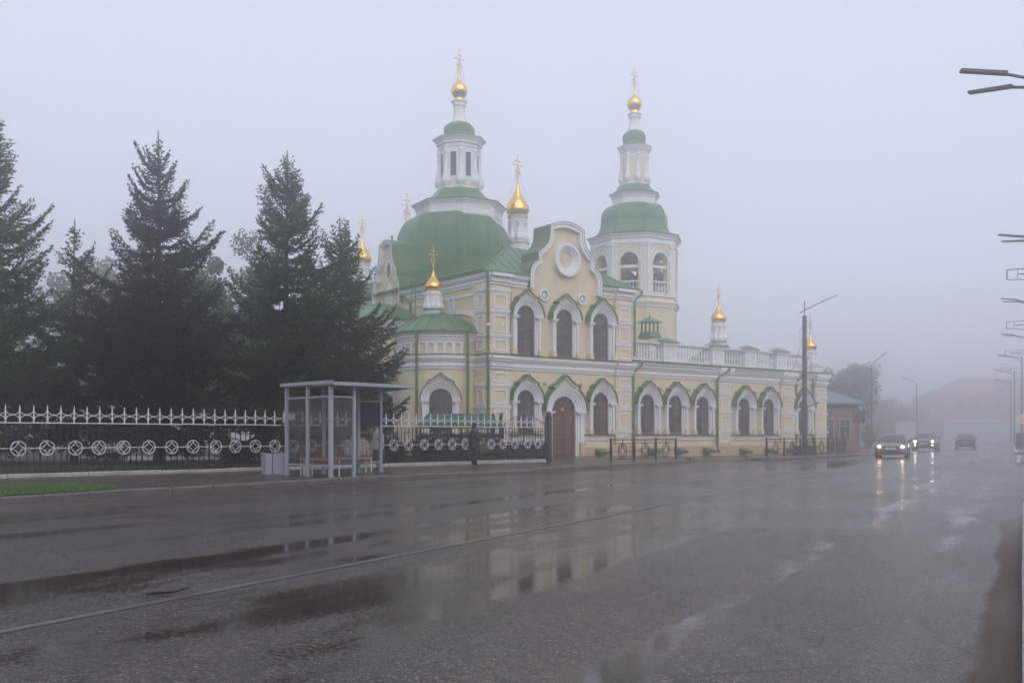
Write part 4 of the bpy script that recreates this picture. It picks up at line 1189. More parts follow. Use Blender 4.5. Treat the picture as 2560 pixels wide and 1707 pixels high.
# ------------------------------------------------------------------ pedestrian railings at the kerb
M['rail'] = mat('black_railing_paint', (.02, .02, .022), .4, var=.15, scale=6)
def railing(P, label, L0=None):
    r_ = tag(empty('pedestrian_railing', (P[0][0], P[0][1], KZ)), label, 'railing', 'kerbside railings in front of the church')
    for i, p in enumerate(P):
        MB().box(-.033,.033,-.033,.033,-.03,1.02).box(-.038,.038,-.038,.038,1.02,1.035).build('post', M['rail'], r_, loc=(p[0]-P[0][0], p[1]-P[0][1], 0), rz=.6)
    for i in range(len(P)-1):
        a, c = Vector(P[i]), Vector(P[i+1]); L = (c-a).length; ang = math.atan2(c.y-a.y, c.x-a.x)
        h = L/2; f = MB()
        f.box(.04, L-.04, -.025, .025, .945, .995); f.box(.06, L-.06, -.016, .016, .79, .825); f.box(.06, L-.06, -.016, .016, .09, .125)
        f.box(.085, .12, -.011, .011, .125, .80); f.box(L-.12, L-.085, -.011, .011, .125, .80); f.box(h-.02, h+.02, -.014, .011, .825, .955)
        f.box(.04, .06, -.01, .01, .10, .955); f.box(L-.06, L-.04, -.01, .01, .10, .955)
        f.box(.12, h-.36, -.016, .016, .44, .475); f.box(h+.36, L-.12, -.016, .016, .44, .475)
        pf = f.build('panel_frame', M['rail'], r_, loc=(a.x-P[0][0], a.y-P[0][1], 0), rz=ang)
        oval = MB().tube([(h+.36*math.cos(t), 0, .46+.34*math.sin(t)) for t in np.linspace(0, 2*math.pi, 25)], .021, 4)
        for k in range(4):
            sx, sz = ((1,1),(-1,1),(-1,-1),(1,-1))[k]
            pts_ = []
            for t in np.linspace(0, 1, 8):
                p0, p1, p2 = Vector((.36, 0)), Vector((.07, .06)), Vector((0, .34))
                q = p0*(1-t)**2+p1*2*t*(1-t)+p2*t*t
                pts_.append((h+sx*q.x, 0, .46+sz*q.y))
            oval.tube(pts_, .018, 4)
        oval.build('oval_ornament', M['rail'], pf)
    return r_
railing([(4.28,41.6),(5.5,43.3),(6.75,45.05),(8.0,46.85)], 'short three-panel black railing nearest the church door')
railing([(13.15,49.6),(14.55,51.3),(15.95,53.1),(17.3,54.8),(18.55,56.4),(19.65,58.0),(20.6,59.7),(21.35,61.5),(21.85,63.3),(22.1,65.2),(22.15,67.2)], 'long black railing curving round the corner behind the sedan')

# ------------------------------------------------------------------ bus shelter
def dirty_glass():
    m = bpy.data.materials.new('grimy_shelter_glass'); m.use_nodes = True
    n, l = m.node_tree.nodes, m.node_tree.links
    out = n['Material Output']; b = n['Principled BSDF']
    b.inputs['Base Color'].default_value = (.30, .30, .30, 1); b.inputs['Roughness'].default_value = .15
    tr = n.new('ShaderNodeBsdfTransparent'); tr.inputs[0].default_value = (.86, .87, .87, 1)
    mx = n.new('ShaderNodeMixShader')
    tc = n.new('ShaderNodeTexCoord'); no = n.new('ShaderNodeTexNoise'); no.inputs['Scale'].default_value = 1.6; no.inputs['Detail'].default_value = 6
    l.new(tc.outputs['Object'], no.inputs['Vector'])
    mr = n.new('ShaderNodeMapRange'); mr.inputs[1].default_value = .3; mr.inputs[2].default_value = .75; mr.inputs[3].default_value = .03; mr.inputs[4].default_value = .16
    l.new(no.outputs[0], mr.inputs[0]); l.new(mr.outputs[0], mx.inputs[0])
    l.new(tr.outputs[0], mx.inputs[1]); l.new(b.outputs[0], mx.inputs[2]); l.new(mx.outputs[0], out.inputs[0])
    return m
M['sglass'] = dirty_glass()
M['blue'] = mat('dark_blue_board', (.006, .010, .035), .5, var=.15)
SH = tag(empty('bus_shelter', (-5.04, 26.7, KZ), R(45)), 'grey steel bus shelter with grimy glass panels and flat roof', 'bus shelter')
def post(x, y, w_=.055, h=2.56):
    o = MB().box(-w_, w_, -w_, w_, .0, h).build('post', M['grey_metal'], SH, loc=(x, y, 0))
    MB().box(-w_*1.9, w_*1.9, -w_*1.9, w_*1.9, 0, .012).build('foot_plate', M['grey_metal'], o)
for x, y, w_ in ((0,0,.05),(0,1.15,.043),(0,2.25,.048),(.78,0,.043),(1.28,2.25,.045),(2.56,2.25,.045),(3.43,2.25,.045)): post(x, y, w_)
rfb = MB()
q = [(-.12,-.30),(2.72,-.30),(3.58,2.42),(-.12,2.42)]
zt = [2.56,2.56,2.60,2.60]
rfb.add([(x, y, z) for (x, y), z in zip(q, zt)]+[(x, y, z+.07) for (x, y), z in zip(q, zt)], [(3,2,1,0),(4,5,6,7),(0,1,5,4),(1,2,6,5),(2,3,7,6),(3,0,4,7)])
rfo = rfb.build('roof', M['grey_metal'], SH)
for i in range(4):
    a, c = Vector((*q[i], zt[i])), Vector((*q[(i+1) % 4], zt[(i+1) % 4])); d = (c-a).normalized(); L = (c-a).length
    MB().box(0, L, -.012, .0, -.012, .085).build('fascia', M['grey_metal'], rfo, loc=a, rz=math.atan2(d.y, d.x))
def bay(x0, y0, x1, y1, m='sglass', z0=.34, z1=2.22, glass=True):
    a, c = Vector((x0, y0)), Vector((x1, y1)); L = (c-a).length; rz = math.atan2(c.y-a.y, c.x-a.x)
    for z in (z0-.05, z1):
        MB().box(.05, L-.05, -.02, .02, z, z+.045).build('rail', M['grey_metal'], SH, loc=(x0, y0, 0), rz=rz)
    if glass: MB().box(.06, L-.06, -.004, .004, z0, z1).build('glass_panel', M[m], SH, loc=(x0, y0, 0), rz=rz)
bay(0,1.15,0,2.25); bay(0,0,0,1.15); bay(0,0,.78,0); bay(0,2.25,1.28,2.25); bay(1.28,2.25,2.56,2.25); bay(2.56,2.25,3.43,2.25)
MB().box(2.62,3.38,-.014,.006,1.45,2.18).build('notice_board', M['blue'], SH, loc=(0,2.22,0))
MB().box(.0,.26,-.004,.004,1.62,1.80).build('paper_notice', M['plate_white'], SH, loc=(.0,2.20,0), rz=.1)
for nm, x0, x1, y0, y1, lab in (('bench',.28,2.75,1.72,2.08,'varnished wooden bench along the back of the bus shelter'),('bench',.14,.52,.22,1.70,'varnished wooden bench across the end of the bus shelter')):
    lx_ = x1-x0; ly_ = y1-y0
    c = Matrix.Translation((-5.04,26.7,KZ)) @ Matrix.Rotation(R(45), 4, 'Z') @ Vector((x0, y0, 0))
    bn = tag(empty(nm, c, R(45)), lab, 'bench')
    if lx_ > ly_:
        for k in range(3): MB().box(0, lx_, k*ly_/3+.008, (k+1)*ly_/3-.008, .46, .50).build('seat_board', M['bench'], bn)
        lg_ = [(.06,.04),(.06,ly_-.04),(lx_-.06,.04),(lx_-.06,ly_-.04)]
    else:
        for k in range(3): MB().box(k*lx_/3+.008, (k+1)*lx_/3-.008, 0, ly_, .46, .50).build('seat_board', M['bench'], bn)
        lg_ = [(.05,.06),(lx_-.05,.06),(.05,ly_-.06),(lx_-.05,ly_-.06)]
    for x, y in lg_: MB().box(x-.018, x+.018, y-.018, y+.018, 0, .44).build('leg', M['pale_iron'], bn)
    MB().box(.03, lx_-.03, .03, ly_-.03, .435, .46).build('seat_frame', M['pale_iron'], bn)
lb = tag(empty('litter_bin', (-7.15, 28.75, KZ), R(30)), 'grey steel litter box standing left of the bus shelter', 'litter bin')
MB().loft([[(-.29,-.22,.0),(.29,-.22,0),(.29,.22,0),(-.29,.22,0)],[(-.31,-.24,.62),(.31,-.24,.62),(.31,.24,.62),(-.31,.24,.62)]], cap=False).build('box_side', M['grey_metal'], lb)
MB().box(-.28,.28,-.21,.21,.01,.03).build('box_base', M['grey_metal'], lb); MB().box(-.10,-.085,-.255,-.225,.02,.6).build('edge_strip', M['dark_iron'], lb)
for x in (-.33,.29): MB().box(x,x+.04,-.26,.26,.60,.64).build('rim', M['grey_metal'], lb)

# ------------------------------------------------------------------ street lamps
M['lamp_metal'] = mat('dark_grey_lamp_steel', (.06, .06, .065), .5, var=.1, scale=3)
M['pole_dark'] = mat('black_pole_paint', (.018, .017, .018), .5, var=.2, scale=4)
def roadside_lamp(s, t, k, bracket=True):
    px, py, _ = st(s+.8, t+2.15)
    ords = ('nearest to the camera','second from the camera','third from the camera','fourth from the camera','fifth from the camera','sixth from the camera','seventh and farthest')
    o = tag(empty('street_lamp', (px, py, KZ)), 'grey twin-arm street lamp on the right pavement, '+ords[k], 'street lamp', 'twin-arm lamps along the right pavement')
    MB().lathe([(.16,0),(.16,.5),(.10,.55),(.085,4),(.06,8.9)], 10).build('pole', M['lamp_metal'], o, smooth=40)
    for (ss, tt) in ((s, t), (s+1.56, t+.1)):
        tx, ty, _ = st(ss, tt); dx, dy = tx-px, ty-py; L = math.hypot(dx, dy); u = Vector((dx/L, dy/L, 0))
        e0 = u*(L-.86)
        MB().tube([(0,0,8.3), tuple(u*.5+Vector((0,0,8.75))), (e0.x, e0.y, 8.98)], .035, 6).build('arm', M['lamp_metal'], o)
        rz = math.atan2(u.y, u.x)
        h = MB().loft([[(-.06,-.07,-.035),(-.06,.07,-.035),(-.06,.07,.04),(-.06,-.07,.04)],[(.9,-.085,-.02),(.9,.085,-.02),(.9,.085,.035),(.9,-.085,.035)]])
        ho = h.build('lamp_head', M['lamp_metal'], o, loc=(e0.x, e0.y, 8.99), rz=rz); ho.rotation_euler = (0, -R(6), rz)
    if bracket:
        u = Vector(st(0, -1)); L = 1.9; z = 7.35
        b = MB()
        f = lambda x, zz: (u.x*x, u.y*x, zz)
        b.tube([f(0,z+.45), f(L,z+.45)], .022, 4); b.tube([f(L,z+.45), f(L,z+.05)], .022, 4)
        b.tube([f(L,z+.05), f(L*.75,z+.04), f(L*.5,z-.08), f(L*.25,z-.35), f(0,z-.8)], .022, 4)
        b.tube([f(L*.8,z+.25), f(L*.45,z+.2), f(L*.2,z-.05), f(0,z-.35)], .018, 4); b.tube([f(L*.8,z+.25),f(0,z+.3)], .018, 4)
        for q_ in (.25,.5,.8): b.tube([f(L*q_,z+.45), f(L*q_,z+.1)], .012, 4)
        b.build('banner_bracket', M['lamp_metal'], o)
for k, (s, t) in enumerate(((23.05,-1.16),(42.6,-.8),(62.5,-1.07),(84.2,-1.45),(105.9,-2.2),(129.7,-3.0),(152,-3.6))): roadside_lamp(s, t, k, k > 0)
# lamp in front of the church
lo_ = tag(empty('street_lamp', (18.1, 59.4, KZ)), 'tall black street lamp with one long arm in front of the church corner', 'street lamp')
MB().lathe([(.17,0),(.17,1.2),(.15,1.25),(.135,8.5),(.135,8.55)], 12).build('pole', M['pole_dark'], lo_, smooth=40)
MB().tube([(0,0,8.5),(0,0,9.45)], .035, 6).build('pole_top', M['lamp_metal'], lo_)
MB().tube([(-.28,0,8.72),(0,0,8.9),(1.15,-.1,9.45)], .032, 6).build('arm', M['lamp_metal'], lo_)
hd_ = MB().loft([[(0,-.08,-.03),(0,.08,-.03),(0,.08,.04),(0,-.08,.04)],[(1.0,-.1,-.02),(1.0,.1,-.02),(1.0,.1,.03),(1.0,-.1,.03)]]).build('lamp_head', M['lamp_metal'], lo_, loc=(1.1,-.1,9.44)); hd_.rotation_euler = (0, -R(22), 0)
MB().box(-.62,.62,-.4,.4,0,.48).box(-.66,.66,-.44,.44,.48,.52).build('base_planter', M['pole_dark'], lo_)
MB().tube([(-.16,-.05,7.9),(-.30,-.05,7.6),(-.28,-.05,6.6),(-.55,.2,5.4),(-1.2,1.5,4.4)], .012, 4).build('cable', M['dark_iron'], lo_)
MB().tube([(.1,-.1,2.9),(.75,-.15,3.15)], .03, 5).box(.6,.85,-.2,-.1,3.1,3.2).build('bracket_arm', M['dark_iron'], lo_)
for z in (7.1,7.8,2.2): MB().lathe([(.15,z),(.15,z+.06)],12).build('band', M['lamp_metal'], lo_)

# ------------------------------------------------------------------ people
def skin(name, V, E, m, parent, sub=1):
    me = bpy.data.meshes.new(name); names = list(V)
    me.from_pydata([V[k][0] for k in names], [(names.index(a), names.index(c)) for a, c in E], [])
    o = bpy.data.objects.new(name, me); COL.objects.link(o); o.parent = parent; me.materials.append(m)
    md = o.modifiers.new('skin', 'SKIN'); md.use_smooth_shade = True
    for i, k in enumerate(names):
        r_ = V[k][1]; r_ = r_ if isinstance(r_, tuple) else (r_, r_)
        me.skin_vertices[0].data[i].radius = r_; me.skin_vertices[0].data[i].use_root = (i == 0)
    sb = o.modifiers.new('sub', 'SUBSURF'); sb.levels = sub; sb.render_levels = sub+1
    return o
def person(loc, rz, label, H, hands, coat, lower, skirt, hood):
    """faces +x; arms end at hands"""
    p = tag(empty('person', loc, rz), label, 'person')
    k = H/1.7
    def S(x, y, z): return (x*k, y*k, z*k)
    V = {'pelvis': (S(0,0,.92), (.13,.11)), 'waist': (S(0,0,1.08), (.125,.10)), 'chest': (S(0,0,1.28), (.14,.11)), 'neck': (S(.01,0,1.46), .055), 'jaw': (S(.03,0,1.54), (.075,.07)), 'crown': (S(.02,0,1.64), (.085,.08))}
    E_ = [('pelvis','waist'),('waist','chest'),('chest','neck'),('neck','jaw'),('jaw','crown')]
    for sg, n_ in ((1,'l'),(-1,'r')):
        V['hip'+n_] = (S(0,.09*sg,.86), .085); V['knee'+n_] = (S(.02,.09*sg,.48), .06); V['ankle'+n_] = (S(-.01,.09*sg,.09), .042); V['toe'+n_] = (S(.13,.10*sg,.035), .038)
        E_ += [('pelvis','hip'+n_),('hip'+n_,'knee'+n_),('knee'+n_,'ankle'+n_),('ankle'+n_,'toe'+n_)]
        hx, hz = hands
        V['sh'+n_] = (S(0,.17*sg,1.38), .06); V['el'+n_] = (S(-.05+.25*hx,.23*sg,1.12), .045); V['wr'+n_] = (S(hx*.85,.16*sg,hz+.03), .03); V['ha'+n_] = (S(hx,.13*sg,hz-.03), .032)
        E_ += [('chest','sh'+n_),('sh'+n_,'el'+n_),('el'+n_,'wr'+n_),('wr'+n_,'ha'+n_)]
    body = skin('body', V, E_, M['skin'], p)
    for sg in (1, -1):          # fingers and thumb
        hx, hz = hands; b = MB()
        for j in range(4):
            x_, y_, z_ = S(hx+.015, (.13+.0)*sg+(.018*(j-1.5)), hz-.055)
            b.tube([(x_, y_, z_+.02), (x_+.02, y_, z_-.03), (x_+.005, y_, z_-.055-.006*(1.5-abs(j-1.5)))], [.0095,.009,.007], 5)
        x_, y_, z_ = S(hx+.02, .13*sg-.035*sg, hz-.035); b.tube([(x_-.01,y_,z_+.01),(x_+.03,y_-.012*sg,z_-.01),(x_+.04,y_-.012*sg,z_-.035)], [.011,.010,.008], 5)
        b.build('fingers', M['skin'], body, smooth=True)
    f = MB()                    # face: nose, eyes, mouth
    x_, y_, z_ = S(.112, 0, 1.585); f.tube([(x_-.02,0,z_+.03),(x_+.012,0,z_-.01),(x_-.015,0,z_-.02)], [.008,.014,.01], 6)
    f.build('nose', M['skin'], body, smooth=True)
    for sg in (1, -1): MB().sphere(S(.098,.032*sg,1.605), .012, 8, 5).build('eye', M['black'], body)
    MB().box(*[v*k for v in (.095,.108,-.025,.025,1.548,1.556)]).build('mouth', M['door'], body)
    # coat: loft over torso and sleeves
    rings = []
    for z, rx, ry, ox in coat['rings']:
        rings.append([(ox*k+rx*1.1*k*math.cos(t), ry*1.08*k*math.sin(t), z*k) for t in np.linspace(0, 2*math.pi, 21)[:-1]])
    MB().loft(rings).build('coat', coat['m'], p, smooth=True)
    for sg, n_ in ((1,'l'),(-1,'r')):
        a, c, d = (Vector(V[q+n_][0]) for q in ('sh','el','wr'))
        MB().tube([a+Vector((0,-.04*sg,.02)), a+(c-a)*.3, c, c+(d-c)*.5, d], [.07*k,.078*k,.066*k,.058*k,.052*k], 10).build('sleeve', coat['m'], p, smooth=True)
    if skirt:
        rings = [[(ox*k+rx*k*math.cos(t)*(1+.04*math.sin(5*t)), ry*k*math.sin(t)*(1+.04*math.cos(7*t)), z*k) for t in np.linspace(0, 2*math.pi, 29)[:-1]] for z, rx, ry, ox in skirt]
        MB().loft(rings).build('skirt', lower, p, smooth=True)
    else:
        for sg in (1, -1):
            MB().loft([[(ox*k+r_*k*math.cos(t), .09*sg*k+r_*k*math.sin(t), z*k) for t in np.linspace(0, 2*math.pi, 13)[:-1]] for z, r_, ox in ((.93,.125,0),(.7,.125,.01),(.48,.112,.02),(.25,.10,.0),(.06,.105,.0))]).build('trouser_leg', lower, p, smooth=True)
    for sg in (1, -1):
        MB().sphere(S(.05,.09*sg,.045), .05*k, 12, 7, (2.5,1.0,.9)).build('shoe', M['black'], p, smooth=True)
    # hood: shell open at the face
    hb = MB(); rr = []
    for t in np.linspace(-.35, 1.0, 9):
        pass
    prof = [(.13,1.42),(.115,1.47),(.118,1.54),(.122,1.60),(.112,1.67),(.07,1.725),(.012,1.745)]
    for r_, z in prof:
        row = []
        for t in np.linspace(R(62), R(298), 17): row.append(((r_*math.cos(t)+.02)*k*1.05, r_*k*.96*math.sin(t), z*k))
        rr.append(row)
    n_ = 17; hb.add([q for r_ in rr for q in r_], [(i*n_+j, i*n_+j+1, (i+1)*n_+j+1, (i+1)*n_+j) for i in range(len(rr)-1) for j in range(n_-1)])
    ho = hb.build('hood', hood, p, smooth=True)
    so = ho.modifiers.new('thick', 'SOLIDIFY'); so.thickness = .02
    return p
M['skin'] = mat('skin', (.42, .24, .17), .6, var=.08, scale=6)
M['lilac'] = mat('pale_lilac_jacket', (.44, .41, .44), .8, var=.1, scale=6, bump=.25, bscale=14)
M['skirt'] = mat('dark_grey_green_skirt', (.028, .033, .035), .85, var=.15, scale=5)
M['navy'] = mat('black_navy_coat', (.010, .012, .020), .75, var=.2, scale=6, bump=.2, bscale=14)
M['bagm'] = mat('olive_canvas_bag', (.075, .068, .048), .8, var=.2, scale=6)
person((-4.47, 32.1, KZ), R(20), 'woman in a pale hooded jacket and long dark skirt waiting under the shelter', 1.56, (.16, .95),
    {'m': M['lilac'], 'rings': [(.74,.215,.215,-.02),(.80,.22,.22,-.02),(.95,.205,.21,-.01),(1.12,.19,.205,0),(1.3,.175,.215,-.01),(1.40,.13,.19,-.01),(1.46,.085,.10,0)]}, M['skirt'],
    [(.90,.17,.17,0),(.75,.20,.20,0),(.5,.225,.225,0),(.32,.235,.235,0),(.30,.22,.22,0)], M['lilac'])
pm_ = person((-1.47, 37.3, KZ), R(8), 'person in a dark hooded coat and dark trousers holding a bag by the fence', 1.65, (.36, .98),
    {'m': M['navy'], 'rings': [(.66,.21,.22,0),(.75,.215,.225,0),(.95,.205,.22,0),(1.12,.195,.215,0),(1.3,.18,.22,-.01),(1.40,.13,.19,-.01),(1.46,.085,.10,0)]}, M['navy'], None, M['navy'])
bg_ = tag(empty('bag', (-1.09, 37.33, KZ+.45), R(8)), 'olive canvas bag hanging from the hands of the person in dark clothes', 'bag')
MB().loft([[(x*w_, y*d_, z) for x, y in ((-1,-1),(1,-1),(1,1),(-1,1))] for z, w_, d_ in ((0,.16,.08),(.03,.175,.09),(.2,.165,.085),(.36,.125,.05),(.38,.115,.04))]).build('bag_body', M['bagm'], bg_, smooth=40)
for sg in (-1, 1): MB().tube([(-.07,.03*sg,.36),(-.04,.03*sg,.45),(.0,.03*sg,.475),(.04,.03*sg,.45),(.07,.03*sg,.36)], .012, 5).build('handle', M['bagm'], bg_)

# ------------------------------------------------------------------ cars
def car(name, loc, rz, label, paint, L, W, H, hood, suv, lights, rear_view=False):
    """x right, y forward"""
    c = tag(empty(name, loc, rz), label, 'car')
    hw = W/2; f = L/2
    def ring(y, zb, zt, s, crown=.03):
        h = hw*s
        return [(-h*.90,y,zb),(-h*.985,y,zb+.10),(-h,y,zb+(zt-zb)*.45),(-h*.985,y,zt-.16),(-h*.93,y,zt-.04),(-h*.7,y,zt+crown*.4),(0,y,zt+crown),(h*.7,y,zt+crown*.4),(h*.93,y,zt-.04),(h*.985,y,zt-.16),(h,y,zt-(zt-zb)*.55),(h*.985,y,zb+.10),(h*.90,y,zb)]
    zb = .24 if suv else .2
    belt = hood+.08
    tail = belt+.02 if not suv else belt+.06
    stn = [(f,zb+.12,hood-.24,.80),(f-.06,zb+.03,hood-.14,.90),(f-.22,zb,hood-.08,.965),(f-.6,zb,hood-.03,.99),(f-1.15,zb,hood+.03,1.0),(f-1.4,zb,belt,1.0),(0,zb,belt,1.0),(-f+1.3,zb,belt+.01,1.0),(-f+.5,zb,tail,.985),(-f+.12,zb+.04,tail-.02,.95),(-f,zb+.12,tail-.12,.88)]
    MB().loft([ring(*q) for q in stn]).build('body', paint, c, smooth=35)
    # cabin
    y_wb, y_rf = f-1.25, f-2.0
    y_rr, y_rb = (-f+1.35, -f+.62) if not suv else (-f+.75, -f+.22)
    bw_, tw_ = hw*.94, hw*.70
    zr = H
    def cr(y, z, h): return [(-h,y,z),(-h*.6,y,z+.012),(h*.6,y,z+.012),(h,y,z)]
    cab = MB()
    base = [(-bw_,y_wb,belt-.02),(bw_,y_wb,belt-.02),(bw_,y_rb,tail-.02),(-bw_,y_rb,tail-.02)]
    top = [(-tw_,y_rf,zr-.05),(tw_,y_rf,zr-.05),(tw_,y_rr,zr-.04),(-tw_,y_rr,zr-.04)]
    mt_ = [(-tw_*.98,y_rf-.25,zr),(tw_*.98,y_rf-.25,zr),(tw_*.98,y_rr+.25,zr),(-tw_*.98,y_rr+.25,zr)]
    cab.add(base+top+mt_, [(0,1,5,4),(1,2,6,5),(2,3,7,6),(3,0,4,7),(4,5,9,8),(5,6,10,9),(6,7,11,10),(7,4,8,11),(8,9,10,11)])
    cb = cab.build('cabin', paint, c, smooth=25)
    def quad(n_, P, ins, m, off):
        P = [Vector(p) for p in P]; ctr = sum(P, Vector())/len(P)
        nrm = (P[1]-P[0]).cross(P[2]-P[0]).normalized()
        if nrm.dot(ctr-Vector((0,ctr.y*.5,.9))) < 0: nrm = -nrm
        Q = [p+(ctr-p).normalized()*ins+nrm*off for p in P]; Q2 = [q-nrm*.02 for q in Q]
        b = MB(); k = len(Q); b.add(Q+Q2, [tuple(range(k)), tuple(range(2*k-1, k-1, -1))]+[(i,(i+1)%k,k+(i+1)%k,k+i) for i in range(k)])
        return b.build(n_, m, cb)
    quad('windscreen', [base[0],base[1],top[1],top[0]], .075, M['car_glass'], .008)
    quad('rear_window', [base[2],base[3],top[3],top[2]], .08, M['car_glass'], .008)
    for sg in (-1, 1):
        i0, i1 = (1, 2) if sg > 0 else (0, 3)
        B0, B1, T0, T1 = Vector(base[i0]), Vector(base[i1]), Vector(top[i0]), Vector(top[i1])
        for a, d in ((0,.48),(.52,1)):
            quad('side_window', [B0+(B1-B0)*a, B0+(B1-B0)*d, T0+(T1-T0)*d, T0+(T1-T0)*a], .05, M['car_glass'], .008)
        MB().sphere((0,0,0), .1, 10, 6, (1.0,.7,.65)).build('mirror', M['black'] if not suv else paint, c, smooth=True, loc=(sg*(hw+.10), y_wb-.22, belt+.06))
        for yy in (f-.82, -f+.86):
            wr = .31 if not suv else .35
            MB().lathe([(wr+.06,-.02),(wr+.06,.014)], 20).xf(Matrix.Rotation(R(90), 4, 'Y')).build('wheel_arch', M['black'], c, loc=(sg*(hw-.012), yy, wr))
            ty = MB().lathe([(wr*.68,-.10),(wr*.9,-.105),(wr,-.07),(wr,.07),(wr*.9,.105),(wr*.68,.10)], 22).xf(Matrix.Rotation(R(90), 4, 'Y')).build('wheel', M['black'], c, smooth=40, loc=(sg*(hw-.075), yy, wr))
            rm = MB().lathe([(wr*.66,-.104),(wr*.66,.108),(wr*.58,.104),(wr*.2,.112),(wr*.05,.115)], 18)
            rm.xf(Matrix.Rotation(R(90)*sg, 4, 'Y')).build('rim', M['rim'], ty, smooth=40)
        hx = hw*.70
        # lamps
        hl = MB().loft([[(-.15,0,-.075),(.15,0,-.06),(.15,0,.075),(-.15,0,.06)],[(-.13,.06,-.06),(.11,.03,-.05),(.11,.03,.055),(-.13,.06,.045)]])
        hl.build('headlight', M['lamp_lens'] , c, loc=(sg*hx, f-.115, hood-.19))
        if lights: MB().sphere((0,0,0), lights[1], 10, 6, (1,.6,.8)).build('headlight_bulb', lights[0], c, loc=(sg*hx, f-.045, hood-.19))
        if suv and lights: MB().sphere((0,0,0), lights[1]*.55, 8, 5, (1,.6,.8)).build('fog_light', lights[0], c, loc=(sg*hx*.98, f-.02, zb+.28))
        MB().box(-.16,.16,-.03,.02,-.09,.07).build('tail_light', M['tail'], c, loc=(sg*hw*.74, -f+.04, tail-.24))
    MB().box(-hw*.42,hw*.42,-.02,.03,-.055,.05).build('grille', M['black'], c, loc=(0, f-.035, hood-.235))
    MB().box(-hw*.60,hw*.60,-.02,.022,-.05,.06).build('air_intake', M['black'], c, loc=(0, f-.005, zb+.20))
    pl = MB().box(-.26,.26,-.01,.012,-.056,.056).build('number_plate', M['plate_white'], c, loc=(0, f+.012, zb+.36 if not suv else zb+.40))
    for x in (-.2,-.13,-.07,-.01,.06,.12): MB().box(x-.018,x+.018,.012,.016,-.03,.03).build('plate_character', M['black'], pl)
    MB().box(-.26,.26,-.02,.01,-.056,.056).build('rear_plate', M['plate_white'], c, loc=(0, -f+.0, tail-.36))
    MB().box(-hw*.62,hw*.62,-.03,.02,-.03,.03).build('rear_trim', M['rim'], c, loc=(0, -f+.03, tail-.16))
    MB().box(-hw*.86,hw*.86,-.06,.04,-.12,.12).build('rear_bumper', paint, c, loc=(0, -f+.03, zb+.28))
    for k_ in (-1, 1):
        MB().tube([(k_*.08,y_wb+.06,belt+.02),(k_*.08+.45,y_wb-.02,belt+.035)], .009, 4).build('wiper', M['black'], cb)
    return c
M['car_glass'] = mat('car_glass', (.05, .06, .065), .06, var=.1, spec=.7)
M['rim'] = mat('alloy_rim', (.45, .45, .46), .35, metal=.8, var=.1)
M['lamp_lens'] = mat('lamp_lens', (.55, .55, .56), .12, var=.05)
M['tail'] = mat('red_tail_lens', (.45, .02, .02), .2, var=.05)
M['warm_light'] = emit('warm_headlight', (1, .74, .42), 60)
M['white_light'] = emit('white_headlight', (1, .97, .86), 70)
M['sedan'] = mat('dark_plum_car_paint', (.07, .055, .062), .3, var=.08, scale=2, coat=.6)
M['suv'] = mat('dark_olive_car_paint', (.05, .05, .04), .3, var=.08, scale=2, coat=.6)
M['dark_car'] = mat('dark_blue_car_paint', (.02, .02, .028), .3, var=.08, scale=2, coat=.6)
def facing(x, y): return RD
cz_ = .0
head = R(180)-RD
s1 = car('sedan', (22.3, 56.2, 0), head+R(3.5), 'dark plum sedan with warm headlights driving nearest to the camera', M['sedan'], 4.45, 1.72, 1.37, .84, False, (M['warm_light'], .085))
eb = MB()
for a in (90, 210, 330):
    ca, sa = math.cos(R(a)), math.sin(R(a))
    eb.prism([(0,0), (.035*math.cos(R(a+28)),.035*math.sin(R(a+28))), (.065*ca,.065*sa), (.035*math.cos(R(a-28)),.035*math.sin(R(a-28)))], 0, .012)
eb.build('badge', M['rim'], s1, loc=(0, 4.45/2+.0, .615))
car('crossover', (34.2, 79.3, 0), head, 'dark olive crossover with bright white headlights and fog lamps behind the sedan', M['suv'], 4.3, 1.84, 1.55, .98, True, (M['white_light'], .085))
car('sedan', (44.2, 93.6, 0), -RD+R(4), 'dark sedan seen from behind driving away into the fog', M['dark_car'], 4.4, 1.75, 1.42, .86, False, None)

# ------------------------------------------------------------------ trees
def leaf_mat(name, c1, c2, scale=.9):
    m = bpy.data.materials.new(name); m.use_nodes = True
    n, l = m.node_tree.nodes, m.node_tree.links; b = n['Principled BSDF']
    b.inputs['Roughness'].default_value = .6; b.inputs['Specular IOR Level'].default_value = .3
    g = n.new('ShaderNodeNewGeometry'); tc = n.new('ShaderNodeTexCoord')
    no = n.new('ShaderNodeTexNoise'); no.inputs['Scale'].default_value = scale; no.inputs['Detail'].default_value = 5
    l.new(tc.outputs['Object'], no.inputs['Vector'])
    ad = n.new('ShaderNodeMath'); ad.operation = 'ADD'
    ml = n.new('ShaderNodeMath'); ml.operation = 'MULTIPLY'; ml.inputs[1].default_value = .35
    l.new(g.outputs['Random Per Island'], ml.inputs[0]); l.new(ml.outputs[0], ad.inputs[0]); l.new(no.outputs[0], ad.inputs[1])
    mr = n.new('ShaderNodeMapRange'); mr.inputs[1].default_value = .42; mr.inputs[2].default_value = .95
    l.new(ad.outputs[0], mr.inputs[0])
    mx = n.new('ShaderNodeMix'); mx.data_type = 'RGBA'; mx.inputs[6].default_value = (*c1, 1); mx.inputs[7].default_value = (*c2, 1)
    l.new(mr.outputs[0], mx.inputs[0]); l.new(mx.outputs[2], b.inputs['Base Color'])
    return m
M['spruce'] = leaf_mat('spruce_needles', (.007, .019, .005), (.048, .105, .018))
M['spruce_dark'] = leaf_mat('dark_spruce_needles', (.006, .012, .005), (.022, .042, .013))
M['spruce_green'] = leaf_mat('fresh_spruce_needles', (.010, .026, .008), (.080, .155, .025), .7)
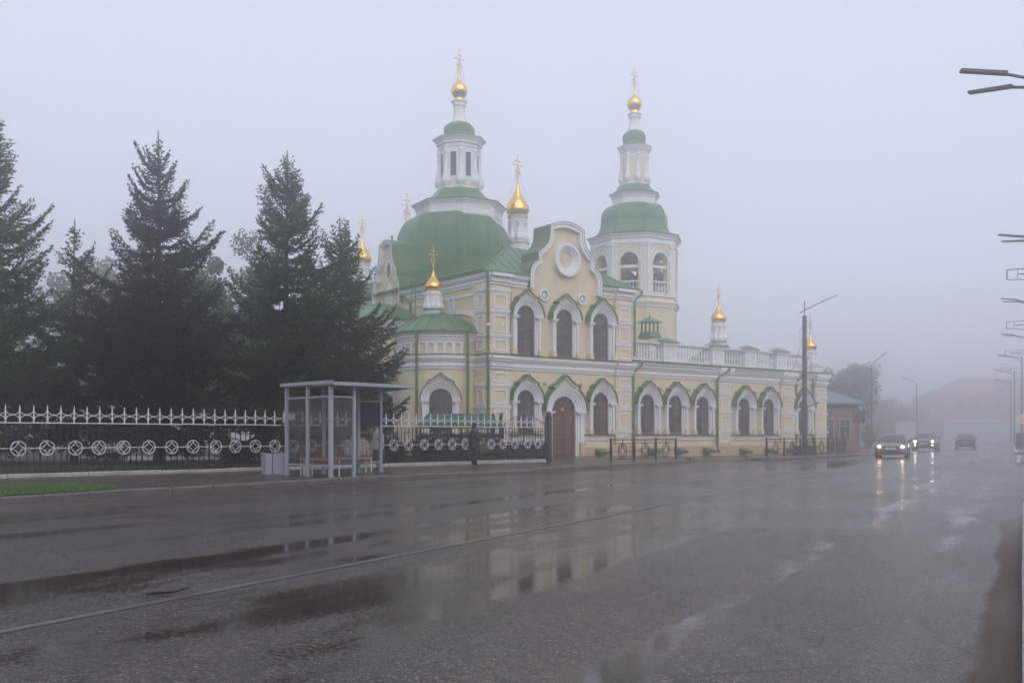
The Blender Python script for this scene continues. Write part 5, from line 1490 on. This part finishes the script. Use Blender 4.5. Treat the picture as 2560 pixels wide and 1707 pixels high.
M['leaf'] = leaf_mat('broad_leaves', (.04, .075, .035), (.085, .14, .06))
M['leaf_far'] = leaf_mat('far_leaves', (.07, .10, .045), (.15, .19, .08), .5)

def cards(P, D, ln, wd, seed=0):
    """thin rhombus needles sprigs at P along D"""
    r = np.random.default_rng(seed); n = len(P)
    D = D/np.linalg.norm(D, axis=1, keepdims=True)
    T = r.normal(size=(n, 3)); S_ = np.cross(D, T); S_ /= np.linalg.norm(S_, axis=1, keepdims=True)+1e-9
    ln = ln[:, None]; wd = wd[:, None]
    a = P; b = P+D*ln*.45+S_*wd; c = P+D*ln; d = P+D*ln*.45-S_*wd
    V = np.stack([a, b, c, d], 1).reshape(-1, 3)
    return V, np.arange(4*n).reshape(-1, 4)
def spruce(loc, H, Rb, label, m='spruce', z0=1.0, seed=1, dens=1.0, power=.85, gaps=.12, rz=0, bare=0.0, lean=0):
    r = np.random.default_rng(seed)
    t = tag(empty('spruce_tree', loc), label, 'tree', 'spruces behind the fence')
    n_ = 9
    tr = [(.035*math.sin(k*.9+seed), .035*math.cos(k*1.3+seed), H*k/n_-.1) for k in range(n_+1)]
    MB().tube(tr, [max(.015, .017*H*(1-k/n_)**.9) for k in range(n_+1)], 8).build('trunk', M['bark'], t, smooth=True)
    PP, DD, LL, WW = [], [], [], []
    limbs = MB()
    z = z0
    while z < H-.55:
        f = (z-z0)/(H-z0)
        rad = Rb*((1-f)**power)*(1.0-.25*max(0, .12-f)/.12)
        nb = int(r.integers(7, 10)) if f < .45 else int(r.integers(4, 7))
        a0 = r.uniform(0, 6.28); wob = r.uniform(.72, 1.2)
        for k in range(nb):
            if r.uniform() < gaps+(.1 if f > .5 else 0): continue
            zb_ = z+r.uniform(-.10, .10)
            L = max(.10, rad*wob*r.uniform(.5, 1.22))
            az = a0+k*6.283/nb+r.uniform(-.3, .3)
            el = (-.38+1.25*f**1.1)+r.uniform(-.14, .14)
            tip = .55+.4*r.uniform()
            ns = max(4, int(L/.085*dens**.5))
            s = np.linspace(0, 1, ns)
            rr = L*s*math.cos(el); zz = L*(math.sin(el)*s+tip*.34*s**3-.10*np.sin(np.pi*s))
            B = np.stack([rr*math.cos(az), rr*math.sin(az), zb_+zz], 1)
            dB = np.gradient(B, axis=0); dB /= np.linalg.norm(dB, axis=1, keepdims=True)+1e-9
            if L > .5: limbs.tube([tuple(B[i]) for i in (0, ns//2, ns-1)], [.012+.010*L, .008+.005*L, .004], 4, cap=False)
            side = np.array([-math.sin(az), math.cos(az), 0])
            sc_ = min(1.0, .25+L/1.1)
            for sg in (-1, 1):
                tl = sc_*(.08+.40*L*np.clip(1-s, .0, 1)**.7*np.clip(s*3.0, .25, 1))*r.uniform(.6, 1.3, ns)
                tl = np.minimum(tl, .70)
                nt = np.maximum(1, (tl/.07*dens).astype(int))
                for i in range(ns):
                    d = dB[i]*.8+side*sg*r.uniform(.45, .95)+np.array([0,0,r.uniform(-.25, .16)])
                    d /= np.linalg.norm(d)
                    q = np.linspace(.1, 1, nt[i])[:, None]
                    pts = B[i]+d*tl[i]*q+np.stack([np.zeros(nt[i]), np.zeros(nt[i]), -.22*tl[i]*(q[:, 0]**2)], 1)
                    for _ in range(2):
                        PP.append(pts); j = r.normal(scale=.40, size=(nt[i], 3)); j[:, 2] += .08
                        DD.append(d+j); LL.append(r.uniform(.09, .18, nt[i])*(.6+.4*sc_)); WW.append(r.uniform(.016, .032, nt[i]))
            PP.append(B); DD.append(dB+r.normal(scale=.3, size=B.shape)); LL.append(np.full(ns, .12)); WW.append(np.full(ns, .02))
        z += (.26+.06*(1-f))*r.uniform(.8, 1.3)
    # leader
    nl = 34; q = np.linspace(H-.85, H-.01, nl)
    PP.append(np.stack([np.zeros(nl), np.zeros(nl), q], 1)); a = r.uniform(0, 6.28, nl)
    DD.append(np.stack([np.cos(a)*.8, np.sin(a)*.8, np.full(nl, .8)], 1)); LL.append(np.linspace(.16, .05, nl)); WW.append(np.full(nl, .013))
    P = np.concatenate(PP); D = np.concatenate(DD); ln = np.concatenate(LL); wd = np.concatenate(WW)
    V, Fq = cards(P, D, ln, wd, seed)
    obj('crown', raw_mesh('crown', V, Fq), M[m], t)
    limbs.build('limbs', M['bark'], t)
    return len(Fq)
tot = 0
tot += spruce((-18.6, 33.5, .1), 12.6, 3.6, 'broad fresh green spruce cut by the left edge of the picture', 'spruce_green', 1.5, 3, 1.25, .62)
tot += spruce((-16.4, 36.0, .1), 9.35, 2.6, 'slim young spruce between the left edge spruce and the tall dark spruce', 'spruce', 1.4, 5, 1.1, .88, .14)
tot += spruce((-12.9, 35.0, .1), 12.35, 3.95, 'tall dark spruce with a pointed top, tallest in the middle of the left trees', 'spruce_dark', 1.6, 8, 1.35, .86)
tot += spruce((-8.45, 36.0, .1), 11.95, 3.8, 'tall spruce standing directly behind the bus shelter', 'spruce', 1.6, 13, 1.35, .82)
tot += spruce((-6.85, 38.3, .1), 9.95, 3.2, 'dark green spruce nearest to the church apse', 'spruce', 1.6, 21, 1.25, .70)
def broadleaf(loc, H, Rr, label, m='leaf', seed=1, n=9000, ls=.16, zc=None, sq=1.0, group=None, trunk=True, kind='tree'):
    r = np.random.default_rng(seed)
    t = tag(empty('broadleaf_tree' if kind == 'tree' else 'shrub', loc), label, kind, group)
    zc = zc or H-Rr*sq
    if trunk:
        b = MB(); b.tube([(0,0,-.1),(.1,.05,zc*.5),(.05,.1,zc)], [.03*H*.5+.05, .02*H*.5+.03, .05], 8)
        b.build('trunk', M['bark'], t, smooth=True)
        lb_ = MB()
        for k in range(7):
            a = r.uniform(0, 6.28); e_ = r.uniform(.3, 1.2)
            lb_.tube([(.05,.05,zc*r.uniform(.5,.9)), (Rr*.5*math.cos(a), Rr*.5*math.sin(a), zc+Rr*.2*e_), (Rr*.8*math.cos(a), Rr*.8*math.sin(a), zc+Rr*.5*e_)], [.07,.04,.015], 5)
        lb_.build('limbs', M['bark'], t)
    nc = 46
    C_ = r.normal(size=(nc, 3)); C_ /= np.linalg.norm(C_, axis=1, keepdims=True); C_ *= r.uniform(.35, .95, (nc, 1))
    C_[:, 2] *= sq
    idx = r.integers(0, nc, n)
    rad = r.uniform(.16, .34, nc)
    D = r.normal(size=(n, 3)); D /= np.linalg.norm(D, axis=1, keepdims=True); D *= (r.uniform(0, 1, (n, 1))**.4)*rad[idx][:, None]
    P = (C_[idx]+D)*Rr+np.array([0,0,zc])
    P = P[P[:, 2] > .05]; n = len(P)
    V, Fq = cards(P, r.normal(size=(n, 3)), r.uniform(.7, 1.3, n)*ls, r.uniform(.3, .5, n)*ls*.8, seed)
    obj('crown', raw_mesh('crown', V, Fq), M[m], t)
    return t
broadleaf((-16.5, 55, 0), 13.3, 3.1, 'foggy pale green birch between the two tallest spruces', 'leaf', 31, 16000, .22, None, 1.75)
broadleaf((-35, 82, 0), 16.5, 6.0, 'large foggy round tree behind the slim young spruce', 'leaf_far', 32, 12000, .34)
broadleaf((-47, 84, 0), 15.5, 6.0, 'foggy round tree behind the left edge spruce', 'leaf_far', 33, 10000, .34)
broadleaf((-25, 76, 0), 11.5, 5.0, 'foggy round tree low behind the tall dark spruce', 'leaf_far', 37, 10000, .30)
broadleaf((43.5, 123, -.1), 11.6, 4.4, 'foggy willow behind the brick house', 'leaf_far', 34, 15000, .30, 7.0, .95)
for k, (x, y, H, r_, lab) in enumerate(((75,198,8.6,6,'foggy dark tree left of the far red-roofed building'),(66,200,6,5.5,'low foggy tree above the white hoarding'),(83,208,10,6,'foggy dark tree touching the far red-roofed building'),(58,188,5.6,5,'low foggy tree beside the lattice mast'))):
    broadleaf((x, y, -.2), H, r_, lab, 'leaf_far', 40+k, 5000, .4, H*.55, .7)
broadleaf((40.2, 108, 0), 2.4, .9, 'small foggy conifer-like shrub beside the white hoarding', 'leaf_far', 51, 2500, .2, 1.2, 1.2, kind='shrub')
# hedge and bushes inside the churchyard
for k, (x, y, H, r_, lab) in enumerate(((-3.6,41.2,1.1,1.0,'dark clipped bush behind the fence right of the shelter'),(-2.4,42.6,1.0,.9,'dark bush behind the fence left of the person in dark clothes'),(-.9,44.0,.75,.7,'small dark bush at the right end of the fence'),(-4.9,39.8,1.0,.9,'dark bush behind the woman in the pale jacket'))):
    broadleaf((x, y, .15), H, r_, lab, 'spruce_dark', 60+k, 4200, .10, H*.45, .6, kind='shrub', trunk=False)

# ------------------------------------------------------------------ stall with a teal canopy inside the yard
sl_ = tag(empty('market_stall', (-2.35, 44.3, .18), R(6)), 'low stall with a teal canopy roof behind the fence by the apse', 'stall')
cp = MB(); P0 = [(-1.95,-.9,1.62),(1.95,-.9,1.62),(1.95,.9,1.62),(-1.95,.9,1.62)]; P1 = [(-1.55,-.25,2.12),(1.1,-.25,2.12),(1.1,.25,2.12),(-1.55,.25,2.12)]
cp.add([(x,y,1.45) for x, y, z in P0]+P0+P1, [(0,1,5,4),(1,2,6,5),(2,3,7,6),(3,0,4,7),(4,5,9,8),(5,6,10,9),(6,7,11,10),(7,4,8,11),(8,9,10,11)])
cp.build('canopy', M['teal'], sl_)
for x in (-1.85,0,1.85):
    for y in (-.82,.82): MB().box(x-.03,x+.03,y-.03,y+.03,0,1.6).build('post', M['dark_iron'], sl_)
for k in range(5): MB().box(-1.85,1.85,-.86,-.83,.12+k*.22,.31+k*.22).build('side_board', M['dark_wood'] if 'dark_wood' in M else M.setdefault('dark_wood', mat('black_stained_boards', (.012,.011,.010), .7, var=.2)), sl_)

# ------------------------------------------------------------------ far side: brick house, signs, buildings
def house(name, label, loc, rz, L, D_, H, ridge, wall, roofm, wins, win_h, over=.4, hip=True, rows=1):
    h = tag(empty(name, loc, rz), label, 'building')
    MB().box(0, L, 0, D_, -.5, H).build('wall', M[wall], h)
    b = MB(); i_ = min(D_/2, L/2)*.98 if hip else .01
    b.add([(-over,-over,H),(L+over,-over,H),(L+over,D_+over,H),(-over,D_+over,H),(-over,-over,H+.12),(L+over,-over,H+.12),(L+over,D_+over,H+.12),(-over,D_+over,H+.12),(i_,D_/2,ridge),(L-i_,D_/2,ridge)],
       [(3,2,1,0),(0,1,5,4),(1,2,6,5),(2,3,7,6),(3,0,4,7),(4,5,9,8),(5,6,9),(6,7,8,9),(7,4,8)])
    b.build('roof', M[roofm], h)
    for rr in range(rows):
        for x in wins:
            z0 = win_h[0]+rr*(H/rows); z1 = win_h[1]+rr*(H/rows); w_ = win_h[2]
            f = MB(); frame_panel(f, x-w_, x+w_, z0, z1, 0, .09, .06); f.box(x-.025,x+.025,-.05,0,z0,z1); f.box(x-w_,x+w_,-.05,0,(z0*.35+z1*.65)-.025,(z0*.35+z1*.65)+.025)
            wo = f.build('window', M['white'] if wall != 'brick' else M['grey_metal'], h)
            MB().box(x-w_+.05, x+w_-.05, -.02, .01, z0+.05, z1-.05).build('pane', M['glass'], wo)
            MB().box(x-w_-.1, x+w_+.1, -.10, .0, z0-.08, z0).build('sill', M['white'] if wall != 'brick' else M['brick'], wo)
    return h
bh = house('brick_house', 'single-storey red brick house with blue-grey roof behind the church corner', (16.5, 74.5, -.1), R(9), 11.2, 9, 3.85, 6.4, 'brick', 'blue_roof', (1.6,3.4,5.2,7.0,8.6,10.0), (.95,2.75,.5))
MB().tube([(10.9,-.45,3.9),(10.95,-.5,3.4),(11.3,-.1,2.8)], .06, 6).build('downpipe', M['grey_metal'], bh)
sg_ = tag(empty('road_sign', (25.0, 69.2, 0)), 'grey back of a square sign on a post before the brick house', 'sign')
MB().tube([(0,0,0),(0,0,3.1)], .035, 6).build('post', M['lamp_metal'], sg_); MB().box(-.48,.48,-.03,0,2.2,3.12).box(-.48,.48,-.05,-.03,2.62,2.68).build('board', M['lamp_metal'], sg_)
ms = tag(empty('lattice_mast', (33.5, 90.5, -.1)), 'thin lattice mast with a box at its top beside the brick house', 'mast')
for x in (-.45,.45):
    MB().tube([(x*.5,0,0),(x,0,4.4)], .03, 5).build('leg', M['lamp_metal'], ms)
for k in range(6): MB().tube([(-.25-.03*k,0,.6+k*.7),(.25+.03*k,0,1.2+k*.7)], .018, 4).build('brace', M['lamp_metal'], ms)
MB().box(-.9,.9,-.25,.25,4.35,4.6).build('top_box', M['lamp_metal'], ms); MB().box(-.06,.06,-.06,.06,0,4.35).build('column', M['lamp_metal'], ms)
for k, (u_, d_, h_, lab) in enumerate(((2292,128,9.2,'distant foggy street lamp above the low trees'),(2178,97,9.5,'distant street lamp whose arm rises behind the willow'))):
    x_ = (u_-1280)/2400*d_
    o = tag(empty('street_lamp', (x_, d_, -.1)), lab, 'street lamp')
    MB().lathe([(.09,0),(.06,h_-1)], 8).build('pole', M['lamp_metal'], o)
    MB().tube([(0,0,h_-1.05),(-.3 if k == 0 else .4,0,h_-.6),(-1.9 if k == 0 else 1.6,0,h_-.1 if k == 0 else h_+.3)], .05, 5).build('arm', M['lamp_metal'], o)
M['hoard'] = mat('weathered_hoarding', (.42, .43, .45), .6, var=.1)
hb_ = tag(empty('hoarding', (53.5, 134, -.1)), 'pale blank hoarding panel far down the road left of the crossover', 'hoarding')
MB().box(0,2.8,-.03,.03,.6,3.2).build('panel', M['hoard'], hb_)
for x in (.2,2.1): MB().box(x-.05,x+.05,.03,.1,0,2.6).build('post', M['lamp_metal'], hb_)
house('far_building', 'long faded pink building with dull red roof, foggy at the right edge', (110, 254, -.2), R(-12), 48, 21, 11.7, 17.0, 'pink_wall', 'red_roof', tuple(3.2+k*4.6 for k in range(9)), (1.8,4.6,.95), rows=2)
house('far_shed', 'pale grey flat shed in front of the far pink building', (90, 200, -.2), R(-14), 14.5, 6, 4.3, 4.7, 'pale_panel', 'pale_panel', (), (0,0,0), .1)
house('far_house', 'dark foggy house with a low roof between the hoarding and the pink building', (65, 212, -.2), R(-5), 22, 11, 5.8, 9.0, 'brick', 'red_roof', (3,7,11,15,19), (1.2,2.8,.6))
house('left_house', 'pale house glimpsed in the fog behind the left spruces', (-54, 98, 0), R(10), 20, 11, 5, 8, 'pale_panel', 'pale_panel', (2,5,8,11,13), (1.2,2.7,.55))
bn_ = tag(empty('litter_bin', st(100.5, -.2, KZ)), 'dark tall bin on the far right pavement', 'litter bin')
MB().lathe([(.30,0),(.34,.05),(.34,1.25),(.36,1.3),(.30,1.38)], 14).build('drum', M['lamp_metal'], bn_, smooth=40); MB().lathe([(.37,1.22),(.37,1.3)], 14).build('rim', M['pole_dark'], bn_)
M['yellow'] = mat('yellow_sign_face', (.75, .34, .02), .5, var=.05)
x_, y_ = (2553-1280)/2400*88, 88
ds = tag(empty('priority_sign', (x_, y_, 0)), 'yellow diamond priority road sign with white border at the right edge', 'sign')
MB().box(-.035,.035,-.035,.035,0,2.6).build('post', M['lamp_metal'], ds)
q = .50; MB().prism([(0,2.75+q),(q,2.75),(0,2.75-q),(-q,2.75)], -.06, -.04).build('border', M['plate_white'], ds)
q = .33; MB().prism([(0,2.75+q),(q,2.75),(0,2.75-q),(-q,2.75)], -.068, -.062).build('face', M['yellow'], ds)
# thin railing beyond the corner
P = [(26.5+1.9*k, 84+.9*k) for k in range(7)]
fr2 = tag(empty('pedestrian_railing', (*P[0], 0)), 'distant plain grey railing behind the sedan', 'railing')
for i in range(6):
    a, c = Vector(P[i]), Vector(P[i+1]); L = (c-a).length; b = MB()
    b.box(0,L,-.015,.015,.98,1.02); b.box(0,L,-.012,.012,.15,.18)
    for x in np.linspace(.1, L-.1, 9): b.box(x-.01,x+.01,-.01,.01,.15,1.0)
    b.box(-.03,.03,-.03,.03,0,1.06)
    b.build('panel', M['lamp_metal'], fr2, loc=(a.x-P[0][0], a.y-P[0][1], 0), rz=math.atan2(c.y-a.y, c.x-a.x))
# litter on the road and verge
M['twig'] = mat('wet_dark_twig', (.015,.012,.01), .5)
tw_ = MB().tube([(-.16,.0,.015),(-.05,.03,.02),(.06,.0,.03),(.17,.05,.06)], [.012,.016,.014,.008], 5).build('fallen_twig', M['twig'], loc=((415-1280)/2400*7.8, 7.8, 0))
tag(tw_, 'small dark twig lying on the near road left of the centre line', 'twig')
pp = MB(); 
for k in range(3): pp.add([(k*.12-.1, 0, .02), (k*.12+.02, .02, .05), (k*.12+.03, .09, .035), (k*.12-.08, .08, .02)], [(0,1,2,3)])
tag(pp.build('paper_scrap', M['plate_white'], loc=(-9.75, 21.6, KZ+.05)), 'crumpled white paper scraps on the verge grass', 'litter')

# ------------------------------------------------------------------ fog
hz = MB().box(-GH-6, GH+6, -GH-6, GH+6, -1.2, 32).build('haze', None)
structure(hz, 'stuff'); tag(hz, 'thick pale grey fog filling the street and hiding the distance', 'fog')
hm = bpy.data.materials.new('fog'); hm.use_nodes = True
hn, hl_ = hm.node_tree.nodes, hm.node_tree.links
hn.remove(hn['Principled BSDF'])
pvn = hn.new('ShaderNodeVolumePrincipled')
pvn.inputs['Color'].default_value = (.975, .975, .98, 1)
pvn.inputs['Density'].default_value = .0082
pvn.inputs['Anisotropy'].default_value = 0.91
hl_.new(pvn.outputs[0], hn['Material Output'].inputs['Volume'])
hz.data.materials.clear(); hz.data.materials.append(hm)
